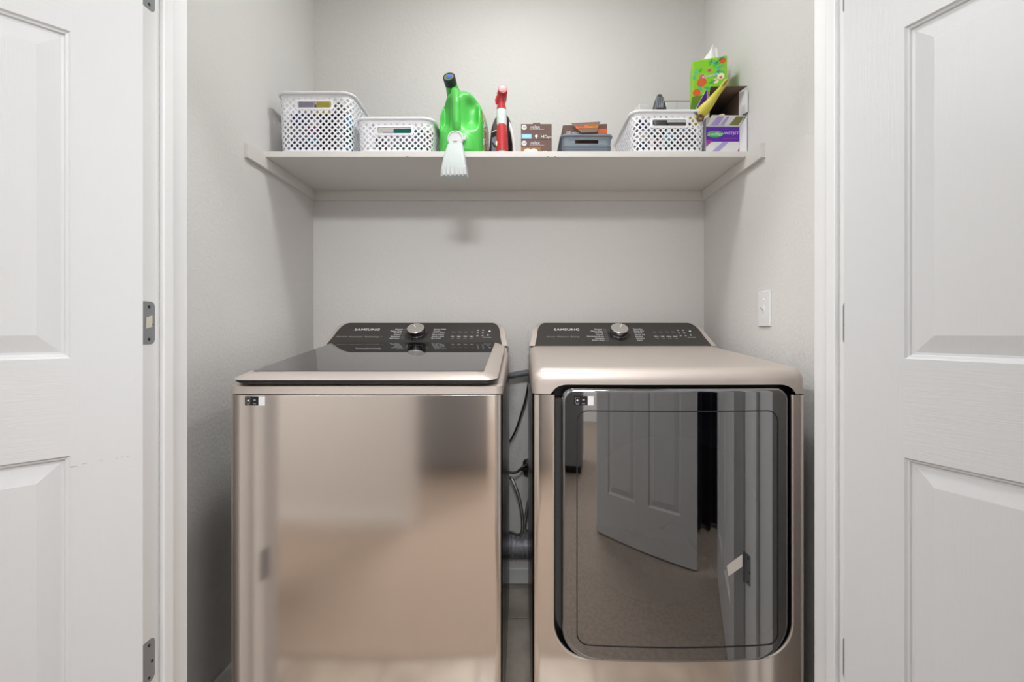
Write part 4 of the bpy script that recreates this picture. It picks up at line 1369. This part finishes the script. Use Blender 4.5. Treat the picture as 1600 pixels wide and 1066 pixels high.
pic = [(0.004+0.003*k, 0.006+0.004*math.sin(k*1.1)) for k in range(10)]
obj('mop_picture', MB().tube([(x, -0.0006, z) for x, z in pic], 0.0012, 6), 'cap_dark', wj)
# lifted front flap and splayed side flap
def slab(nm, q, m, par, t=0.0012):
    q = [Vector(p) for p in q]
    n__ = (q[1]-q[0]).cross(q[3]-q[0]).normalized()*t
    return obj(nm, MB().loft([q, [p+n__ for p in q]]), m, par)
ff = slab('front_flap', [(-w/2, -0.0010, 0.1045), (w/2, -0.0010, 0.1045), (w/2+0.010, -0.020, 0.134), (-w/2+0.012, -0.020, 0.136)], 'carton_white', wj)
for k, (a, b_) in enumerate(((-0.045, -0.02), (-0.012, 0.0), (0.02, 0.052))):
    slab('flap_print', [(a, -0.0017-0.0035, 0.1065), (b_, -0.0017-0.0035, 0.1065), (b_+0.015, -0.0200, 0.130), (a+0.018, -0.0200, 0.130)], ('lilac', 'purple', 'olive_ring')[k] if k != 1 else 'lilac', ff, 0.0004)
slab('side_flap', [(w/2, -0.0005, 0.002), (w/2+0.0135, -0.026, 0.002), (w/2+0.0135, -0.026, 0.130), (w/2, -0.0005, 0.104)], 'carton_white', wj)

oc2 = thing('open_carton', 'open brown-lined carton lying on top of the purple box', 'carton', (0.727, 1.602, SZ+0.1375))
w, h, d = 0.106, 0.092, 0.20
tk = 0.0014
obj('shell', MB().box(-w/2, w/2, 0, d, 0, tk).box(-w/2, w/2, 0, d, h-tk, h).box(-w/2, -w/2+tk, 0, d, tk, h-tk).box(w/2-tk, w/2, 0, d, tk, h-tk).box(-w/2, w/2, d-tk, d, 0, h), 'kraft_in', oc2)
obj('outer_print', MB().box(-w/2-0.0006, -w/2, 0, d, 0, h).box(w/2, w/2+0.0006, 0, d, 0, h), 'carton_white', oc2)
slab('top_flap', [(-w/2-0.008, -0.030, h+0.001), (w/2+0.014, -0.030, h+0.003), (w/2, 0.0, h-0.001), (-w/2, 0.0, h-0.001)], 'kraft_in', oc2)
slab('right_flap', [(w/2, 0.0, 0.002), (w/2+0.0145, -0.034, 0.004), (w/2+0.0145, -0.034, h-0.012), (w/2, 0.0, h-0.004)], 'carton_white', oc2)
lf = slab('left_flap', [(-w/2, 0.0, h-0.008), (-w/2, 0.0, 0.010), (-w/2-0.055, -0.020, 0.022), (-w/2-0.020, -0.024, h-0.004)], 'carton_white', oc2)
slab('purple_print', [(-w/2-0.006, -0.0065, h-0.008), (-w/2-0.013, -0.0070, 0.016), (-w/2-0.0545, -0.0215, 0.0235), (-w/2-0.0215, -0.0255, h-0.006)], 'purple', lf, -0.001)
obj('torn_edge', MB().loft([[(-0.030, -0.008, -0.001), (0.0, -0.010, -0.001), (-0.005, -0.009, 0.009), (-0.020, -0.009, 0.007)], [(-0.030, -0.007, -0.001), (0.0, -0.009, -0.001), (-0.005, -0.008, 0.009), (-0.020, -0.008, 0.007)]]), 'cream', oc2)

tb = thing('tissue_box', 'bright green tissue box with fruit print on the open carton', 'tissue box', (0.700, 1.680, SZ+0.2305), math.radians(-17))
w, h = 0.118, 0.132
obj('body', MB().box(-w/2, w/2, -w/2, w/2, 0, h), 'lime', tb, bevel=0.0025)
yf = -w/2
obj('front_print', MB().box(-w/2+0.006, w/2-0.006, yf-0.0004, yf, 0.005, h-0.006), mat('fresh_green_print', (132, 200, 36), 0.45), tb)
def leafp(x, z, l, a, m, wd=0.006):
    c, s_ = math.cos(a), math.sin(a)
    pts = [(x+c*l*t-s_*wd*k, z+s_*l*t+c*wd*k) for t, k in ((0, 0), (0.35, -1), (1, 0), (0.35, 1))]
    return poly('leaf_print', pts, m, tb, yf-0.0009)
def disc(nm, x, z, r, m, y=-0.0009, n=20):
    return poly(nm, [(x+r*math.cos(2*PI*k/n), z+r*math.sin(2*PI*k/n)) for k in range(n)], m, tb, yf+y)
for (x, z, l, a, m) in ((0.005, 0.120, 0.035, -0.4, 'teal'), (0.012, 0.095, 0.04, 0.9, 'leaf'), (0.02, 0.092, 0.035, 0.3, 'teal'), (0.022, 0.080, 0.03, -0.2, 'teal'),
                        (0.015, 0.060, 0.035, 0.9, 'teal'), (-0.050, 0.078, 0.022, 1.2, 'teal'), (-0.046, 0.062, 0.02, 2.2, 'teal'), (-0.035, 0.085, 0.02, 1.0, 'leaf'),
                        (-0.005, 0.04, 0.04, 0.3, 'leaf'), (-0.02, 0.03, 0.035, -0.4, 'leaf'), (-0.04, 0.04, 0.03, -0.9, 'teal'), (0.03, 0.118, 0.025, 0.6, 'teal'), (0.0, 0.105, 0.03, 1.2, 'leaf')):
    leafp(x, z, l, a, m)
disc('fruit_print', -0.026, 0.048, 0.0165, 'orange')
disc('fruit_print', -0.043, 0.014, 0.0135, 'orange')
disc('fruit_print', 0.044, 0.116, 0.011, 'orange')
disc('fruit_print', -0.025, 0.068, 0.009, 'pink')
disc('flower_print', 0.000, 0.088, 0.007, 'pink')
disc('flower_print', 0.038, 0.060, 0.012, 'cream')
disc('flower_print', 0.022, 0.046, 0.009, 'cream')
disc('flower_centre', 0.000, 0.088, 0.003, 'magenta', -0.0013)
disc('flower_centre', 0.038, 0.056, 0.005, 'pink', -0.0013)
text('lettering', 'Kleenex', 0.0165, 'print', tb, (0.002, yf-0.0012, 0.068), (1, 0, 0.12), (-0.12, 0, 1), 'CENTER', 0.0002, shear=0.15)
obj('opening', MB().prism([(0.034*math.cos(2*PI*k/24), 0.016*math.sin(2*PI*k/24)) for k in range(24)], 'z', h-0.0005, h+0.0004), 'dark_hole', tb)
ti = MB()
rows = []
for i in range(13):
    u = i/12
    row = []
    for j in range(8):
        v = j/7
        wd = 0.046*(1-0.72*v)
        row.append((-wd+2*wd*u+0.018*v, -0.006+0.010*math.sin(u*7+v*2)*(1-0.5*v), h-0.004+0.084*v*(1-0.45*abs(u-0.6))))
    rows.append(row)
ti.loft(rows, False, False, closed=False)
o = obj('tissue', ti, 'tissue', tb, smooth=True)
so = o.modifiers.new('thick', 'SOLIDIFY')
so.thickness = 0.0006
